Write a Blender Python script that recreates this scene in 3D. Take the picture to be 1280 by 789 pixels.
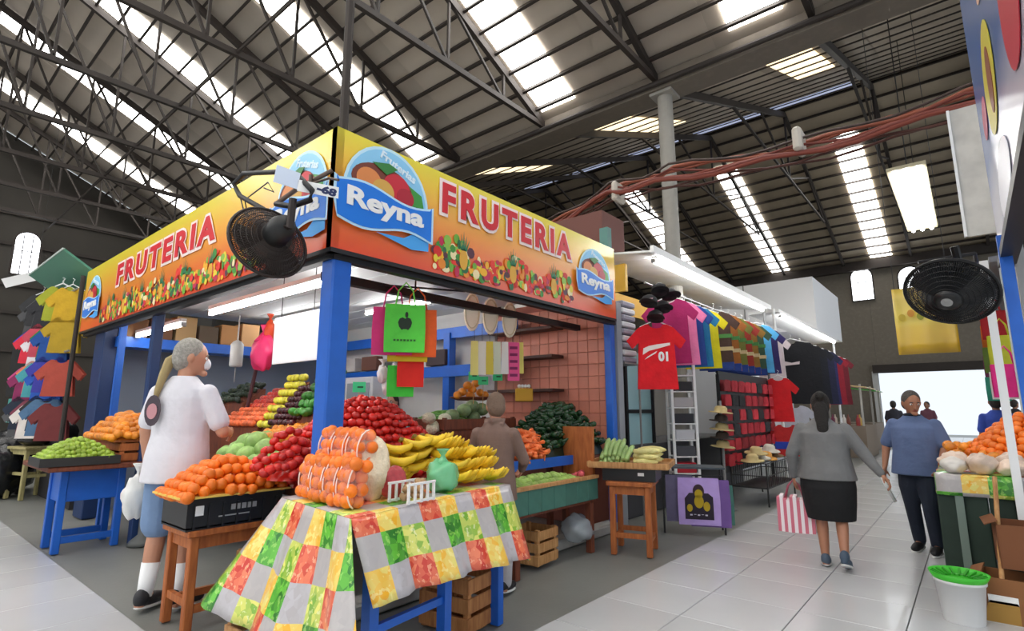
import bpy, bmesh, math, random
from mathutils import Vector, Matrix, Euler
for o in list(bpy.data.objects): bpy.data.objects.remove(o)
SC = bpy.context.scene; C = SC.collection
R = math.radians; PI = math.pi
rnd = random.Random(7)

# ------------------------------------------------------------------ camera
FPX = 678.0; PITCH = R(9.8); YAW = R(39.9); EYE = 1.38
cam = bpy.data.objects.new('camera', bpy.data.cameras.new('camera')); C.objects.link(cam)
cam.location = (0, 0, EYE); cam.rotation_euler = (PI/2 + PITCH, 0, YAW)
cam.data.sensor_width = 36; cam.data.lens = 36*FPX/1280; cam.data.clip_start = .05; cam.data.clip_end = 300
SC.camera = cam
SC.view_settings.view_transform = 'Standard'; SC.view_settings.look = 'None'
SC.view_settings.gamma = 1; SC.view_settings.use_curve_mapping = False
SC.view_settings.exposure = 0.0
# ------------------------------------------------------------------ sky
W = bpy.data.worlds.new('sky'); SC.world = W; W.use_nodes = True
W.node_tree.nodes['Background'].inputs[0].default_value = (.86, .93, 1, 1)
W.node_tree.nodes['Background'].inputs[1].default_value = 1.1
SKYLIGHT = 10.5; TUBE = 26.0

# ------------------------------------------------------------------ pixel helpers
_F = (-math.sin(YAW), math.cos(YAW)); _R = (math.cos(YAW), math.sin(YAW))
def ray(x, y):
    u = (x-640)/FPX; v = (y-394.5)/FPX
    up = -v*math.cos(PITCH)+math.sin(PITCH); fw = math.cos(PITCH)+v*math.sin(PITCH)
    return Vector((fw*_F[0]+u*_R[0], fw*_F[1]+u*_R[1], up))
def PZ(x, y, z): d = ray(x, y); return d*((z-EYE)/d.z)+Vector((0, 0, EYE))
def PX(x, y, X): d = ray(x, y); return d*(X/d.x)+Vector((0, 0, EYE))
def PY(x, y, Y): d = ray(x, y); return d*(Y/d.y)+Vector((0, 0, EYE))
def proj(p):
    fw = p[0]*_F[0]+p[1]*_F[1]; r = p[0]*_R[0]+p[1]*_R[1]; z = p[2]-EYE
    d = fw*math.cos(PITCH)+z*math.sin(PITCH); u = -fw*math.sin(PITCH)+z*math.cos(PITCH)
    if d < .05: return None
    return (640+FPX*r/d, 394.5-FPX*u/d, d)

# ------------------------------------------------------------------ materials
MATS = {}
def M(name, col, rough=.55, metal=0, var=.0, scale=8, bump=0, bscale=40, emit=0, alpha=1, trans=0, coat=0, spec=None):
    if name in MATS: return MATS[name]
    m = bpy.data.materials.new(name); m.use_nodes = True; MATS[name] = m
    nt = m.node_tree; b = nt.nodes['Principled BSDF']
    b.inputs['Base Color'].default_value = (*col, 1); b.inputs['Roughness'].default_value = rough
    b.inputs['Metallic'].default_value = metal; b.inputs['Coat Weight'].default_value = coat
    if spec is not None: b.inputs['Specular IOR Level'].default_value = spec
    if trans: b.inputs['Transmission Weight'].default_value = trans
    if alpha < 1: b.inputs['Alpha'].default_value = alpha
    if emit:
        b.inputs['Emission Color'].default_value = (*col, 1); b.inputs['Emission Strength'].default_value = emit
    tc = nt.nodes.new('ShaderNodeTexCoord')
    if var:
        n = nt.nodes.new('ShaderNodeTexNoise'); n.inputs['Scale'].default_value = scale; n.inputs['Detail'].default_value = 5
        nt.links.new(tc.outputs['Object'], n.inputs['Vector'])
        oi = nt.nodes.new('ShaderNodeObjectInfo')
        ad = nt.nodes.new('ShaderNodeMath'); ad.operation = 'ADD'
        nt.links.new(n.outputs['Fac'], ad.inputs[0])
        mu = nt.nodes.new('ShaderNodeMath'); mu.operation = 'MULTIPLY_ADD'; mu.inputs[1].default_value = .5; mu.inputs[2].default_value = -.25
        nt.links.new(oi.outputs['Random'], mu.inputs[0]); nt.links.new(mu.outputs[0], ad.inputs[1])
        r = nt.nodes.new('ShaderNodeValToRGB')
        r.color_ramp.elements[0].position = .25; r.color_ramp.elements[1].position = .75
        r.color_ramp.elements[0].color = (*[c*(1-var) for c in col], 1)
        r.color_ramp.elements[1].color = (*[min(1, c*(1+var)) for c in col], 1)
        nt.links.new(ad.outputs[0], r.inputs[0]); nt.links.new(r.outputs[0], b.inputs['Base Color'])
    if bump:
        n2 = nt.nodes.new('ShaderNodeTexNoise'); n2.inputs['Scale'].default_value = bscale
        nt.links.new(tc.outputs['Object'], n2.inputs['Vector'])
        bp = nt.nodes.new('ShaderNodeBump'); bp.inputs['Strength'].default_value = bump; bp.inputs['Distance'].default_value = .02
        nt.links.new(n2.outputs['Fac'], bp.inputs['Height']); nt.links.new(bp.outputs[0], b.inputs['Normal'])
    return m
def srgb(r, g, b): return tuple((c/255/12.92 if c/255 <= .04045 else ((c/255+.055)/1.055)**2.4) for c in (r, g, b))
def K(hexs, rough=.55, var=0, **k):
    c = srgb(int(hexs[0:2], 16), int(hexs[2:4], 16), int(hexs[4:6], 16))
    return M('col_%s_%s_%s' % (hexs, rough, '_'.join(str(v) for v in k.values())), c, rough, var=var, **k)

def wood(name, c1, c2, scale=3):
    if name in MATS: return MATS[name]
    m = M(name, c1, .6); nt = m.node_tree; b = nt.nodes['Principled BSDF']
    tc = nt.nodes.new('ShaderNodeTexCoord'); mp = nt.nodes.new('ShaderNodeMapping'); mp.inputs['Scale'].default_value = (scale*6, scale*6, scale)
    n = nt.nodes.new('ShaderNodeTexNoise'); n.inputs['Detail'].default_value = 6; n.inputs['Scale'].default_value = 2
    r = nt.nodes.new('ShaderNodeValToRGB'); r.color_ramp.elements[0].color = (*c1, 1); r.color_ramp.elements[1].color = (*c2, 1)
    r.color_ramp.elements[0].position = .3; r.color_ramp.elements[1].position = .7
    nt.links.new(tc.outputs['Object'], mp.inputs[0]); nt.links.new(mp.outputs[0], n.inputs[0]); nt.links.new(n.outputs['Fac'], r.inputs[0]); nt.links.new(r.outputs[0], b.inputs['Base Color'])
    return m

def ramp_z(name, stops, z0, z1, rough=.4):
    if name in MATS: return MATS[name]
    m = M(name, stops[0][1], rough, coat=.9); nt = m.node_tree; b = nt.nodes['Principled BSDF']; b.inputs['Coat Roughness'].default_value = .22
    tc = nt.nodes.new('ShaderNodeTexCoord'); sx = nt.nodes.new('ShaderNodeSeparateXYZ'); mr = nt.nodes.new('ShaderNodeMapRange')
    mr.inputs['From Min'].default_value = z0; mr.inputs['From Max'].default_value = z1
    r = nt.nodes.new('ShaderNodeValToRGB')
    while len(r.color_ramp.elements) < len(stops): r.color_ramp.elements.new(.5)
    for e, (p, c) in zip(r.color_ramp.elements, stops): e.position = p; e.color = (*c, 1)
    nt.links.new(tc.outputs['Object'], sx.inputs[0]); nt.links.new(sx.outputs['Z'], mr.inputs['Value']); nt.links.new(mr.outputs[0], r.inputs[0]); nt.links.new(r.outputs[0], b.inputs['Base Color'])
    return m

# ------------------------------------------------------------------ mesh builder
class MB:
    def __init__(s): s.v = []; s.f = []; s.mi = []; s.cur = 0; s.uv = None
    def add(s, vs, fs):
        o = len(s.v); s.v += [tuple(v) for v in vs]; s.f += [tuple(i+o for i in f) for f in fs]; s.mi += [s.cur]*len(fs); return s
    def box(s, c, d, rot=None, ch=0):
        hx, hy, hz = d[0]/2, d[1]/2, d[2]/2
        if ch <= 0:
            vs = [Vector((x, y, z)) for x in (-hx, hx) for y in (-hy, hy) for z in (-hz, hz)]
            fs = [(0, 1, 3, 2), (4, 6, 7, 5), (0, 4, 5, 1), (2, 3, 7, 6), (0, 2, 6, 4), (1, 5, 7, 3)]
        else:
            bm = bmesh.new(); bmesh.ops.create_cube(bm, size=1)
            for v in bm.verts: v.co = Vector((v.co.x*d[0], v.co.y*d[1], v.co.z*d[2]))
            bmesh.ops.bevel(bm, geom=list(bm.edges), offset=min(ch, min(d)*.45), segments=1, affect='EDGES')
            bm.verts.index_update(); vs = [v.co.copy() for v in bm.verts]; fs = [tuple(v.index for v in f.verts) for f in bm.faces]; bm.free()
        if rot is not None:
            rm = rot if isinstance(rot, Matrix) else Euler(rot).to_matrix()
            vs = [rm @ v for v in vs]
        return s.add([v+Vector(c) for v in vs], fs)
    def bar(s, a, b, w, h=None, ch=0):
        a = Vector(a); b = Vector(b); d = b-a; L = d.length
        q = d.to_track_quat('Z', 'Y').to_matrix()
        return s.box((a+b)/2, (w, h or w, L), q, ch)
    def tube(s, pts, r, n=8, caps=True, sq=None):
        pts = [Vector(p) for p in pts]; m = len(pts); rs = r if isinstance(r, (list, tuple)) else [r]*m
        vs = []; up = None
        for i, p in enumerate(pts):
            t = (pts[min(i+1, m-1)]-pts[max(i-1, 0)])
            if t.length < 1e-9: t = Vector((0, 0, 1))
            t.normalize()
            if up is None:
                up = Vector((1, 0, 0)) if abs(t.x) < .8 else Vector((0, 1, 0))
            a = (up-t*up.dot(t)).normalized(); up = a; b = t.cross(a)
            for k in range(n):
                an = 2*PI*k/n; vs.append(p+a*(math.cos(an)*rs[i]*(sq or 1))+b*(math.sin(an)*rs[i]))
        fs = [(i*n+k, i*n+(k+1) % n, (i+1)*n+(k+1) % n, (i+1)*n+k) for i in range(m-1) for k in range(n)]
        if caps: fs += [tuple(range(n-1, -1, -1)), tuple((m-1)*n+k for k in range(n))]
        return s.add(vs, fs)
    def lathe(s, prof, n=16, c=(0, 0, 0), axis='Z', sx=1, sy=1):
        vs = []
        for (r, z) in prof:
            for k in range(n):
                a = 2*PI*k/n; p = (r*math.cos(a)*sx, r*math.sin(a)*sy, z)
                if axis == 'X': p = (p[2], p[0], p[1])
                elif axis == 'Y': p = (p[0], p[2], p[1])
                vs.append(Vector(p)+Vector(c))
        m = len(prof)
        fs = [(i*n+k, i*n+(k+1) % n, (i+1)*n+(k+1) % n, (i+1)*n+k) for i in range(m-1) for k in range(n)]
        if prof[0][0] > 1e-6: fs.append(tuple(range(n-1, -1, -1)))
        if prof[-1][0] > 1e-6: fs.append(tuple((m-1)*n+k for k in range(n)))
        return s.add(vs, fs)
    def ball(s, c, r, n=12, m=8, rot=None, fn=None):
        r = r if isinstance(r, (tuple, list)) else (r, r, r)
        vs = [Vector((0, 0, -1))]+[Vector((math.sin(PI*i/m)*math.cos(2*PI*k/n), math.sin(PI*i/m)*math.sin(2*PI*k/n), -math.cos(PI*i/m))) for i in range(1, m) for k in range(n)]+[Vector((0, 0, 1))]
        if fn: vs = [v*fn(v) for v in vs]
        vs = [Vector((v.x*r[0], v.y*r[1], v.z*r[2])) for v in vs]
        if rot is not None:
            rm = rot if isinstance(rot, Matrix) else Euler(rot).to_matrix(); vs = [rm @ v for v in vs]
        L = len(vs)-1
        fs = [(0, 1+(k+1) % n, 1+k) for k in range(n)]
        fs += [(1+(i-1)*n+k, 1+(i-1)*n+(k+1) % n, 1+i*n+(k+1) % n, 1+i*n+k) for i in range(1, m-1) for k in range(n)]
        fs += [(L, 1+(m-2)*n+k, 1+(m-2)*n+(k+1) % n) for k in range(n)]
        return s.add([v+Vector(c) for v in vs], fs)
    def prism(s, out, d, frame=None, off=0):
        """outline (u,v) extruded along n; frame = (origin,U,V,N)"""
        o, U, V, N = frame or (Vector((0, 0, 0)), Vector((1, 0, 0)), Vector((0, 0, 1)), Vector((0, -1, 0)))
        n = len(out)
        vs = [o+U*u+V*v+N*off for u, v in out]+[o+U*u+V*v+N*(off+d) for u, v in out]
        fs = [tuple(range(n-1, -1, -1)), tuple(range(n, 2*n))]+[(i, (i+1) % n, n+(i+1) % n, n+i) for i in range(n)]
        return s.add(vs, fs)
    def grid(s, fn, nu, nv, uvfn=None):
        vs = [fn(i/nu, j/nv) for j in range(nv+1) for i in range(nu+1)]
        fs = [(j*(nu+1)+i, j*(nu+1)+i+1, (j+1)*(nu+1)+i+1, (j+1)*(nu+1)+i) for j in range(nv) for i in range(nu)]
        if uvfn:
            if s.uv is None: s.uv = {}
            o = len(s.v)
            for j in range(nv+1):
                for i in range(nu+1): s.uv[o+j*(nu+1)+i] = uvfn(i/nu, j/nv)
        return s.add(vs, fs)
    def mesh(s, name, mats, smooth=False):
        me = bpy.data.meshes.new(name); me.from_pydata(s.v, [], s.f)
        if not isinstance(mats, (list, tuple)): mats = [mats]
        for m in mats: me.materials.append(m)
        if len(mats) > 1: me.polygons.foreach_set('material_index', s.mi)
        if smooth: me.polygons.foreach_set('use_smooth', [True]*len(me.polygons))
        if s.uv:
            l = me.uv_layers.new(name='UVMap')
            for lp in me.loops: l.data[lp.index].uv = s.uv.get(lp.vertex_index, (0, 0))
        me.update(); return me
    def build(s, name, mats, parent=None, smooth=False):
        o = bpy.data.objects.new(name, s.mesh(name, mats, smooth)); C.objects.link(o); o.parent = parent; return o
def fixn(o):
    bm = bmesh.new(); bm.from_mesh(o.data); bmesh.ops.recalc_face_normals(bm, faces=bm.faces); bm.to_mesh(o.data); bm.free(); return o
def tag(o, label=None, cat=None, group=None, kind=None):
    if label: o['label'] = label
    if cat: o['category'] = cat
    if group: o['group'] = group
    if kind: o['kind'] = kind
    return o
def thing(name, label, cat, loc=(0, 0, 0), rz=0, group=None):
    o = bpy.data.objects.new(name, None); o.empty_display_size = .1; C.objects.link(o)
    o.location = loc; o.rotation_euler = (0, 0, rz); return tag(o, label, cat, group)
def struct(name, loc=(0, 0, 0)):
    o = bpy.data.objects.new(name, None); C.objects.link(o); o.location = loc; o['kind'] = 'structure'; return o
def inst(name, mesh, loc=(0, 0, 0), rot=(0, 0, 0), parent=None, scale=None):
    o = bpy.data.objects.new(name, mesh); C.objects.link(o); o.location = loc; o.rotation_euler = rot; o.parent = parent
    if scale: o.scale = scale if isinstance(scale, (tuple, list)) else (scale,)*3
    return o
def copy_tree(o, parent=None):
    c = o.copy(); C.objects.link(c); c.parent = parent
    for ch in list(o.children): copy_tree(ch, c)
    return c
def text_mesh(name, txt, size, mat, depth=.004, offset=0, shear=0, space=1):
    cu = bpy.data.curves.new(name, 'FONT'); cu.body = txt; cu.size = size; cu.extrude = depth/2; cu.offset = offset; cu.shear = shear; cu.space_character = space
    cu.align_x = 'CENTER'; cu.align_y = 'CENTER'; cu.resolution_u = 4
    o = bpy.data.objects.new(name, cu); C.objects.link(o)
    me = bpy.data.meshes.new_from_object(o.evaluated_get(bpy.context.evaluated_depsgraph_get()))
    bpy.data.objects.remove(o); bpy.data.curves.remove(cu)
    me.materials.clear(); me.materials.append(mat); me.name = name
    return me
def text_obj(name, txt, size, mat, frame, u, v, off, parent, width=None, height=None, rot=0, **k):
    """lay text in a (o,U,V,N) frame"""
    me = text_mesh(name, txt, size, mat, **k)
    xs = [p.co.x for p in me.vertices]; ys = [p.co.y for p in me.vertices]
    sx = width/(max(xs)-min(xs)) if width else 1; sy = height/(max(ys)-min(ys)) if height else sx
    mx = (max(xs)+min(xs))/2; my = (max(ys)+min(ys))/2
    o, U, V, N = frame; ca, sa = math.cos(rot), math.sin(rot)
    for p in me.vertices:
        a, b = (p.co.x-mx)*sx, (p.co.y-my)*sy; a, b = a*ca-b*sa, a*sa+b*ca
        p.co = o+U*(u+a)+V*(v+b)+N*(off+p.co.z)
    ob = bpy.data.objects.new(name, me); C.objects.link(ob); ob.parent = parent; return ob
def ell(cu, cv, ru, rv, n=24, a0=0, a1=2*PI):
    k = n if abs(a1-a0-2*PI) < 1e-6 else n+1
    return [(cu+ru*math.cos(a0+(a1-a0)*i/n), cv+rv*math.sin(a0+(a1-a0)*i/n)) for i in range(k)]

WHITE = K('f2f2f0', .5); BLACK = K('17171a', .5); DARK = K('2b2a2a', .6)
BLUE = K('1b5fc0', .4, .08); DBLUE = K('12305e', .5, .1); GREYM = K('8d8d8c', .45, .08, metal=.4)
STEEL = M('roof_steel', srgb(48, 40, 35), .7, 0, var=.2, scale=3)
LAMP = M('fluorescent_glow', (1, 1, 1), .4, emit=TUBE)
SKYM = M('skylight_panel', (1, .985, .95), .4, emit=SKYLIGHT)

# ================================================================== FLOOR
floor_m = M('concrete_floor', srgb(116, 117, 113), .45, var=.16, scale=1.6, bump=.08, bscale=60)
tile_m = M('floor_tile', srgb(192, 193, 194), .22, var=.05, scale=1.2, coat=.15)
b = MB(); b.box((-5, 8, -.06), (44, 62, .1)); floor = b.build('floor', floor_m); floor['kind'] = 'structure'
T = .6
tme = MB().box((0, 0, 0), (T-.006, T-.006, .016), ch=.003).mesh('tile', tile_m)
cand = []
def tile_cells():
    for i in range(-40, 16):
        for j in range(-20, 56):
            x0, y0 = -2.27+i*T, 1.36+j*T
            if (i >= 0 and x0 < 6) or (j < 0):
                yield x0+T/2, y0+T/2
rest = MB()
for x, y in tile_cells():
    p = proj((x, y, 0)); q = None
    if p and -40 < p[0] < 1320 and 350 < p[1] < 850:
        cand.append((p[2], x, y))
    else: rest.box((x, y, 0), (T-.006, T-.006, .016))
cand.sort()
for k, (d, x, y) in enumerate(cand):
    if k < 290: inst('tile', tme, (x, y, 0), parent=floor)
    else: rest.box((x, y, 0), (T-.006, T-.006, .016))
o = rest.build('tile_field', tile_m, floor); o['kind'] = 'stuff'

# ================================================================== ROOF
sheet_m = M('roof_sheet', srgb(182, 170, 156), .6, 0, var=.14, scale=.7)
sheet2_m = M('roof_sheet_far', srgb(160, 146, 126), .65, 0, var=.2, scale=.8)
ceil = struct('ceiling')
def slope(y0, z0, y1, z1, xs, mat, purl, panels, px=STEEL, pw=.05, ph=.09):
    """sheets between panel strips, panels [(xc, w, t0, t1, mat)], purlins below"""
    d = Vector((0, y1-y0, z1-z0)); L = d.length; d.normalize(); n = Vector((0, d.z, -d.y))
    if n.z > 0: n = -n
    def P(x, t, off=0): return Vector((x, y0, z0))+d*(t*L)+n*off
    def slab(name, xa, xb, ta, tb, m, off, th=.03):
        bb = MB(); a = [P(xa, ta, off), P(xb, ta, off), P(xb, tb, off), P(xa, tb, off)]
        c = [v-n*th for v in a]; bb.add(a+c, [(0, 1, 2, 3), (7, 6, 5, 4), (0, 4, 5, 1), (1, 5, 6, 2), (2, 6, 7, 3), (3, 7, 4, 0)])
        return bb.build(name, m, ceil)
    x = xs[0]
    while x < xs[1]-.01:
        x2 = min(x+1.85, xs[1]); slab('roof_sheet', x-.01, x2+.01, 0, 1, mat, .004*(round(x*10) % 2)); x = x2
    for (xc, w, t0, t1, m) in panels:
        slab('skylight_panel', xc-w/2, xc+w/2, t0, t1, m, .035, .02)
    k = max(2, round(L/purl)); me = MB().box((0, 0, 0), (xs[1]-xs[0], pw, ph)).mesh('purlin', px)
    for i in range(k+1):
        inst('purlin', me, P((xs[0]+xs[1])/2, i/k, ph/2+.045), (math.atan2(d.z, d.y), 0, 0), ceil)
GZ, GY, RZ, RY = 7.3, 8.6, 11.85, -1.5
SKX = (-20.1, -16.8, -13.35, -9.6, -5.72, -1.95, 1.8)
slope(GY, GZ, RY, RZ, (-23, 5), sheet_m, .47, [(x, .8 if x > -8 else .68, .03, .985, SKYM) for x in SKX])
slope(RY, RZ, -11.6, GZ, (-23, 5), sheet_m, 1.2, [(x, .82, .03, .97, SKYM) for x in SKX])
WARM = M('warm_skylight', (1, .82, .52), .4, emit=1.6); COOL = M('ridge_light', (.55, .62, .85), .4, emit=.55)
R2Y, R2Z, EY, EZ = 18.9, 11.42, 28.5, 7.95
slope(GY, GZ, R2Y, R2Z, (-23, 5), sheet2_m, .8, [(-2.0, .8, .17, .5, WARM), (-5.9, .95, .2, .55, WARM), (-9.9, .95, .2, .5, WARM), (-13.6, .9, .2, .5, WARM)]+[(x, 2.2, .86, .96, COOL) for x in (-2.8, -5.3, -7.8, -10.3, -12.8)], pw=.035, ph=.03)
slope(R2Y, R2Z, EY, EZ, (-23, 5), sheet2_m, .62, [(x, .8, .18, .97, SKYM) for x in (-10.5, -6.45, -2.35)], pw=.04)
# gutter beam and columns
b = MB(); b.box((-9, GY, GZ-.16), (28, .34, .3)); b.box((-9, GY, GZ-.34), (28, .5, .05)); b.build('gutter_beam', M('beam_paint', srgb(118, 108, 96), .6, var=.15), None)['kind'] = 'structure'
b = MB(); b.tube([(-23, GY-.3, GZ-.28), (5, GY-.3, GZ-.28)], .05); b.build('drain_pipe', STEEL)['kind'] = 'structure'
for x in (-3.62, -13.6):
    b = MB(); b.lathe([(.13, 0), (.13, GZ-.36)], 20, (x, GY, 0)); b.box((x, GY, GZ-.39), (.4, .4, .05)); b.box((x, GY, .02), (.4, .4, .04))
    b.build('column', M('column_paint', srgb(150, 146, 138), .6, var=.1), smooth=False)['kind'] = 'structure'
# trusses
def truss(x, y0, z0, y1, z1, hb, nb):
    t = struct('roof_truss', (x, 0, 0))
    top = lambda s: Vector((0, y0+(y1-y0)*s, z0+(z1-z0)*s-.18)); bot = lambda s: Vector((0, y0+(y1-y0)*s, hb))
    MB().bar(top(0), top(1), .09, .14).build('top_chord', STEEL, t); MB().bar(bot(0), bot(1), .08, .1).build('bottom_chord', STEEL, t)
    for i in range(1, nb):
        s = i/nb; MB().bar(bot(s), top(s), .045).build('web', STEEL, t)
        MB().bar(bot(s), top((i+1)/nb), .045).build('web', STEEL, t)
    MB().bar(bot(0)+Vector((0, .0, .02)), top(1/nb), .04).build('web', STEEL, t)
    return t
TX = [1.3-2.5*k for k in range(10)]
for x in TX: truss(x, GY, GZ, RY, RZ, GZ-.12, 7)
for x in TX[:7]:
    truss(x+.2, GY, GZ, R2Y, R2Z, GZ+1.9, 5) if 0 else None
for x in TX[:8]:
    t = struct('roof_truss', (x-.1, 0, 0))
    MB().bar((0, GY, GZ-.15), (0, R2Y, R2Z-.22), .1, .16).build('top_chord', STEEL, t)
    MB().bar((0, EY, EZ-.15), (0, R2Y, R2Z-.22), .1, .16).build('top_chord', STEEL, t)
    MB().bar((0, 13.2, 8.9), (0, 24.4, 8.9), .06).build('tie', STEEL, t)
    for a, c in (((13.2, 8.9), (15.8, 10.0)), ((15.8, 10.0), (18.9, 8.9)), ((18.9, 8.9), (18.9, 11.1)), ((18.9, 8.9), (22, 10.0)), ((22, 10.0), (24.4, 8.9))):
        MB().bar((0, *a), (0, *c), .055).build('web', STEEL, t)
for y in (3.3, -.2):   # lateral ties along the hall
    b = MB(); b.tube([(-23, y, GZ-.1), (5, y, GZ-.1)], .028, 6); b.build('tie_rod', STEEL)['kind'] = 'structure'

# ================================================================== WALLS
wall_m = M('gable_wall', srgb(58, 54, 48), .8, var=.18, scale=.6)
WINM = M('arch_window_glow', (.93, .96, 1), .4, emit=4.0)
# left gable wall: pentagon
w = struct('wall_left')
b = MB(); pent = [(-11.6, 0), (-11.6, GZ), (RY, RZ), (GY, GZ), (R2Y, R2Z), (EY, EZ), (EY, 0)]
fr = (Vector((-23.25, 0, 0)), Vector((0, 1, 0)), Vector((0, 0, 1)), Vector((1, 0, 0)))
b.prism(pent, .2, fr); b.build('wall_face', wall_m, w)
for z in (3.2, 4.4, 5.3, 6.6, 7.6, 8.6): MB().box((-23.0, 5, z), (.06, 26 if z < 7.4 else 9, .1)).build('girt', STEEL, w)
MB().bar((-22.95, GY, GZ+.02), (-22.95, RY, RZ+.02), .05).build('flashing', K('d8d8d2', .5), w)
def arch(w_, h_, n=12): return [(-w_/2, 0), (w_/2, 0)]+[(w_/2*math.cos(PI*i/n), h_-w_/2+w_/2*math.sin(PI*i/n)) for i in range(n+1)]
def arch_window(k, frame, w_, h_):
    t = struct('window_%d' % k)
    b = MB(); b.prism(arch(w_, h_), .02, frame, .02); b.build('pane', WINM, t)
    o, U, V, N = frame; b = MB(); a = arch(w_, h_)
    for i in range(len(a)): p, q = a[i], a[(i+1) % len(a)]; b.bar(o+U*p[0]+V*p[1]+N*.04, o+U*q[0]+V*q[1]+N*.04, .06)
    b.build('frame', STEEL, t)
    for s in (-1, 1): MB().bar(o+U*(s*w_*.17)+N*.05, o+U*(s*w_*.17)+V*(h_*.93)+N*.05, .025).build('mullion', STEEL, t)
    MB().bar(o-U*(w_/2)+V*(h_*.55)+N*.05, o+U*(w_/2)+V*(h_*.55)+N*.05, .025).build('mullion', STEEL, t)
p0, p1 = PX(12, 338, -22.95), PX(53, 300, -22.95)
arch_window(1, (Vector((-23.0, (p0.y+p1.y)/2, p0.z-.1)), Vector((0, 1, 0)), Vector((0, 0, 1)), Vector((1, 0, 0))), abs(p1.y-p0.y), 1.45)
# end wall with wide doorway
w = struct('wall_end'); ey = EY+.1
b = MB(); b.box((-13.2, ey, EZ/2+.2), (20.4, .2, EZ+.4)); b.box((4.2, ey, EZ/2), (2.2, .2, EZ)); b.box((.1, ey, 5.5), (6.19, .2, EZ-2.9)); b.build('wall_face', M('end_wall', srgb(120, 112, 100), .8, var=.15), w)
MB().box((.05, ey-.2, 3.1), (6.4, .25, .35)).build('lintel', STEEL, w); MB().box((-9, ey-.25, EZ-.2), (28, .3, .4)).build('wall_beam', STEEL, w)
for x in (-3.1, 2.9): MB().box((x, ey-.1, 1.5), (.2, .3, 3)).build('jamb', M('jamb_paint', srgb(190, 190, 188), .6), w)
k = 2
for px in (1080, 1141, 985):
    p = PY(px, 376, EY); arch_window(k, (Vector((p.x, EY-.02, p.z)), Vector((1, 0, 0)), Vector((0, 0, 1)), Vector((0, -1, 0))), .85, 1.5); k += 1

# ================================================================== FRUIT STALL FRAME
X, Y, Z = Vector((1, 0, 0)), Vector((0, 1, 0)), Vector((0, 0, 1))
SX, SY, SZ0, SZ1 = -3.2, 1.92, 2.46, 3.34
st = thing('market_stall', 'blue-framed fruit stall with white ceiling and pink tiled back wall', 'market stall', (-3.32, 2.05, 0))
def part(name, bb, m, parent=None, smooth=False, origin=(-3.32, 2.05, 0)):
    o = bb.build(name, m, parent or st, smooth)
    if parent is None or parent is st: o.location = [-c for c in origin]
    return o
part('post', MB().box((-3.32, 2.05, 1.23), (.15, .15, 2.46), ch=.012), BLUE)
part('post', MB().box((-3.32, 5.83, 1.3), (.1, .1, 2.6), ch=.01), BLUE)
part('post', MB().box((-6.85, 2.05, 1.25), (.1, .1, 2.5), ch=.01), DBLUE)
part('post', MB().box((-9.0, 2.1, 1.25), (.42, .16, 2.5), ch=.01), DBLUE)
part('post', MB().box((-8.1, 2.05, 1.25), (.07, .07, 2.5)), BLUE)
part('post', MB().box((-5.9, 5.6, 1.25), (.13, .13, 2.5)), BLUE)
part('post', MB().box((-9.3, 5.7, 1.25), (.12, .12, 2.5)), BLUE)
for a, c in (((-9.6, 1.99, 2.43), (-3.25, 1.99, 2.43)), ((-3.27, 1.97, 2.43), (-3.27, 5.85, 2.43)), ((-3.75, 2.2, 2.4), (-3.75, 5.8, 2.4))):
    part('beam', MB().bar(a, c, .07), BLACK)
for z, y in ((1.93, 5.55), (2.5, 5.6)): part('beam', MB().bar((-9.4, y, z), (-4.6, y, z), .07, .16), BLUE)
part('beam', MB().bar((-9.35, 2.2, 2.5), (-9.35, 5.7, 2.5), .14), BLUE)
# white corrugated inner ceiling boards
cb = MB().box((0, 0, 0), (6.1, .36, .02)).mesh('ceiling_board', K('dfe2e2', .5))
for k in range(10): inst('ceiling_board', cb, (-6.4+3.32, 2.25+k*.38-2.05, 2.86), parent=st)
part('roof_deck', MB().box((-6.4, 3.92, 2.9), (6.2, 3.8, .03)), K('b8bbbb', .6))
# back walls
part('back_panel', MB().box((-7.3, 5.86, 1.45), (4.2, .06, 2.9)), K('c9c8c4', .6, .05))
bw = part('back_wall', MB().box((-4.26, 5.9, 1.4), (1.85, .06, 2.8)), K('9a5c4c', .8))
tl = MB().box((0, 0, 0), (.148, .02, .148), ch=.004).mesh('wall_tile', M('pink_tile', srgb(205, 128, 104), .45, var=.14, scale=3))
for i in range(12):
    for j in range(12): inst('wall_tile', tl, (-5.09+i*.152, 5.862, .95+j*.152), parent=bw)
part('side_panel', MB().box((-9.5, 4, 1.25), (.05, 3.6, 2.5)), K('8f9aa8', .6))
part('pole', MB().tube([(-3.42, 2.1, 3.3), (-3.42, 2.1, 10.1)], .035), STEEL)
part('curb', MB().box((-3.35, 3.95, .05), (.18, 3.9, .1), ch=.015), M('curb_concrete', srgb(165, 163, 158), .8, var=.12))
for z in (1.62, 2.05, 2.42): part('wall_shelf', MB().box((-4.55, 5.7, z), (1.1, .26, .035)), K('4a2f26', .6))

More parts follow.
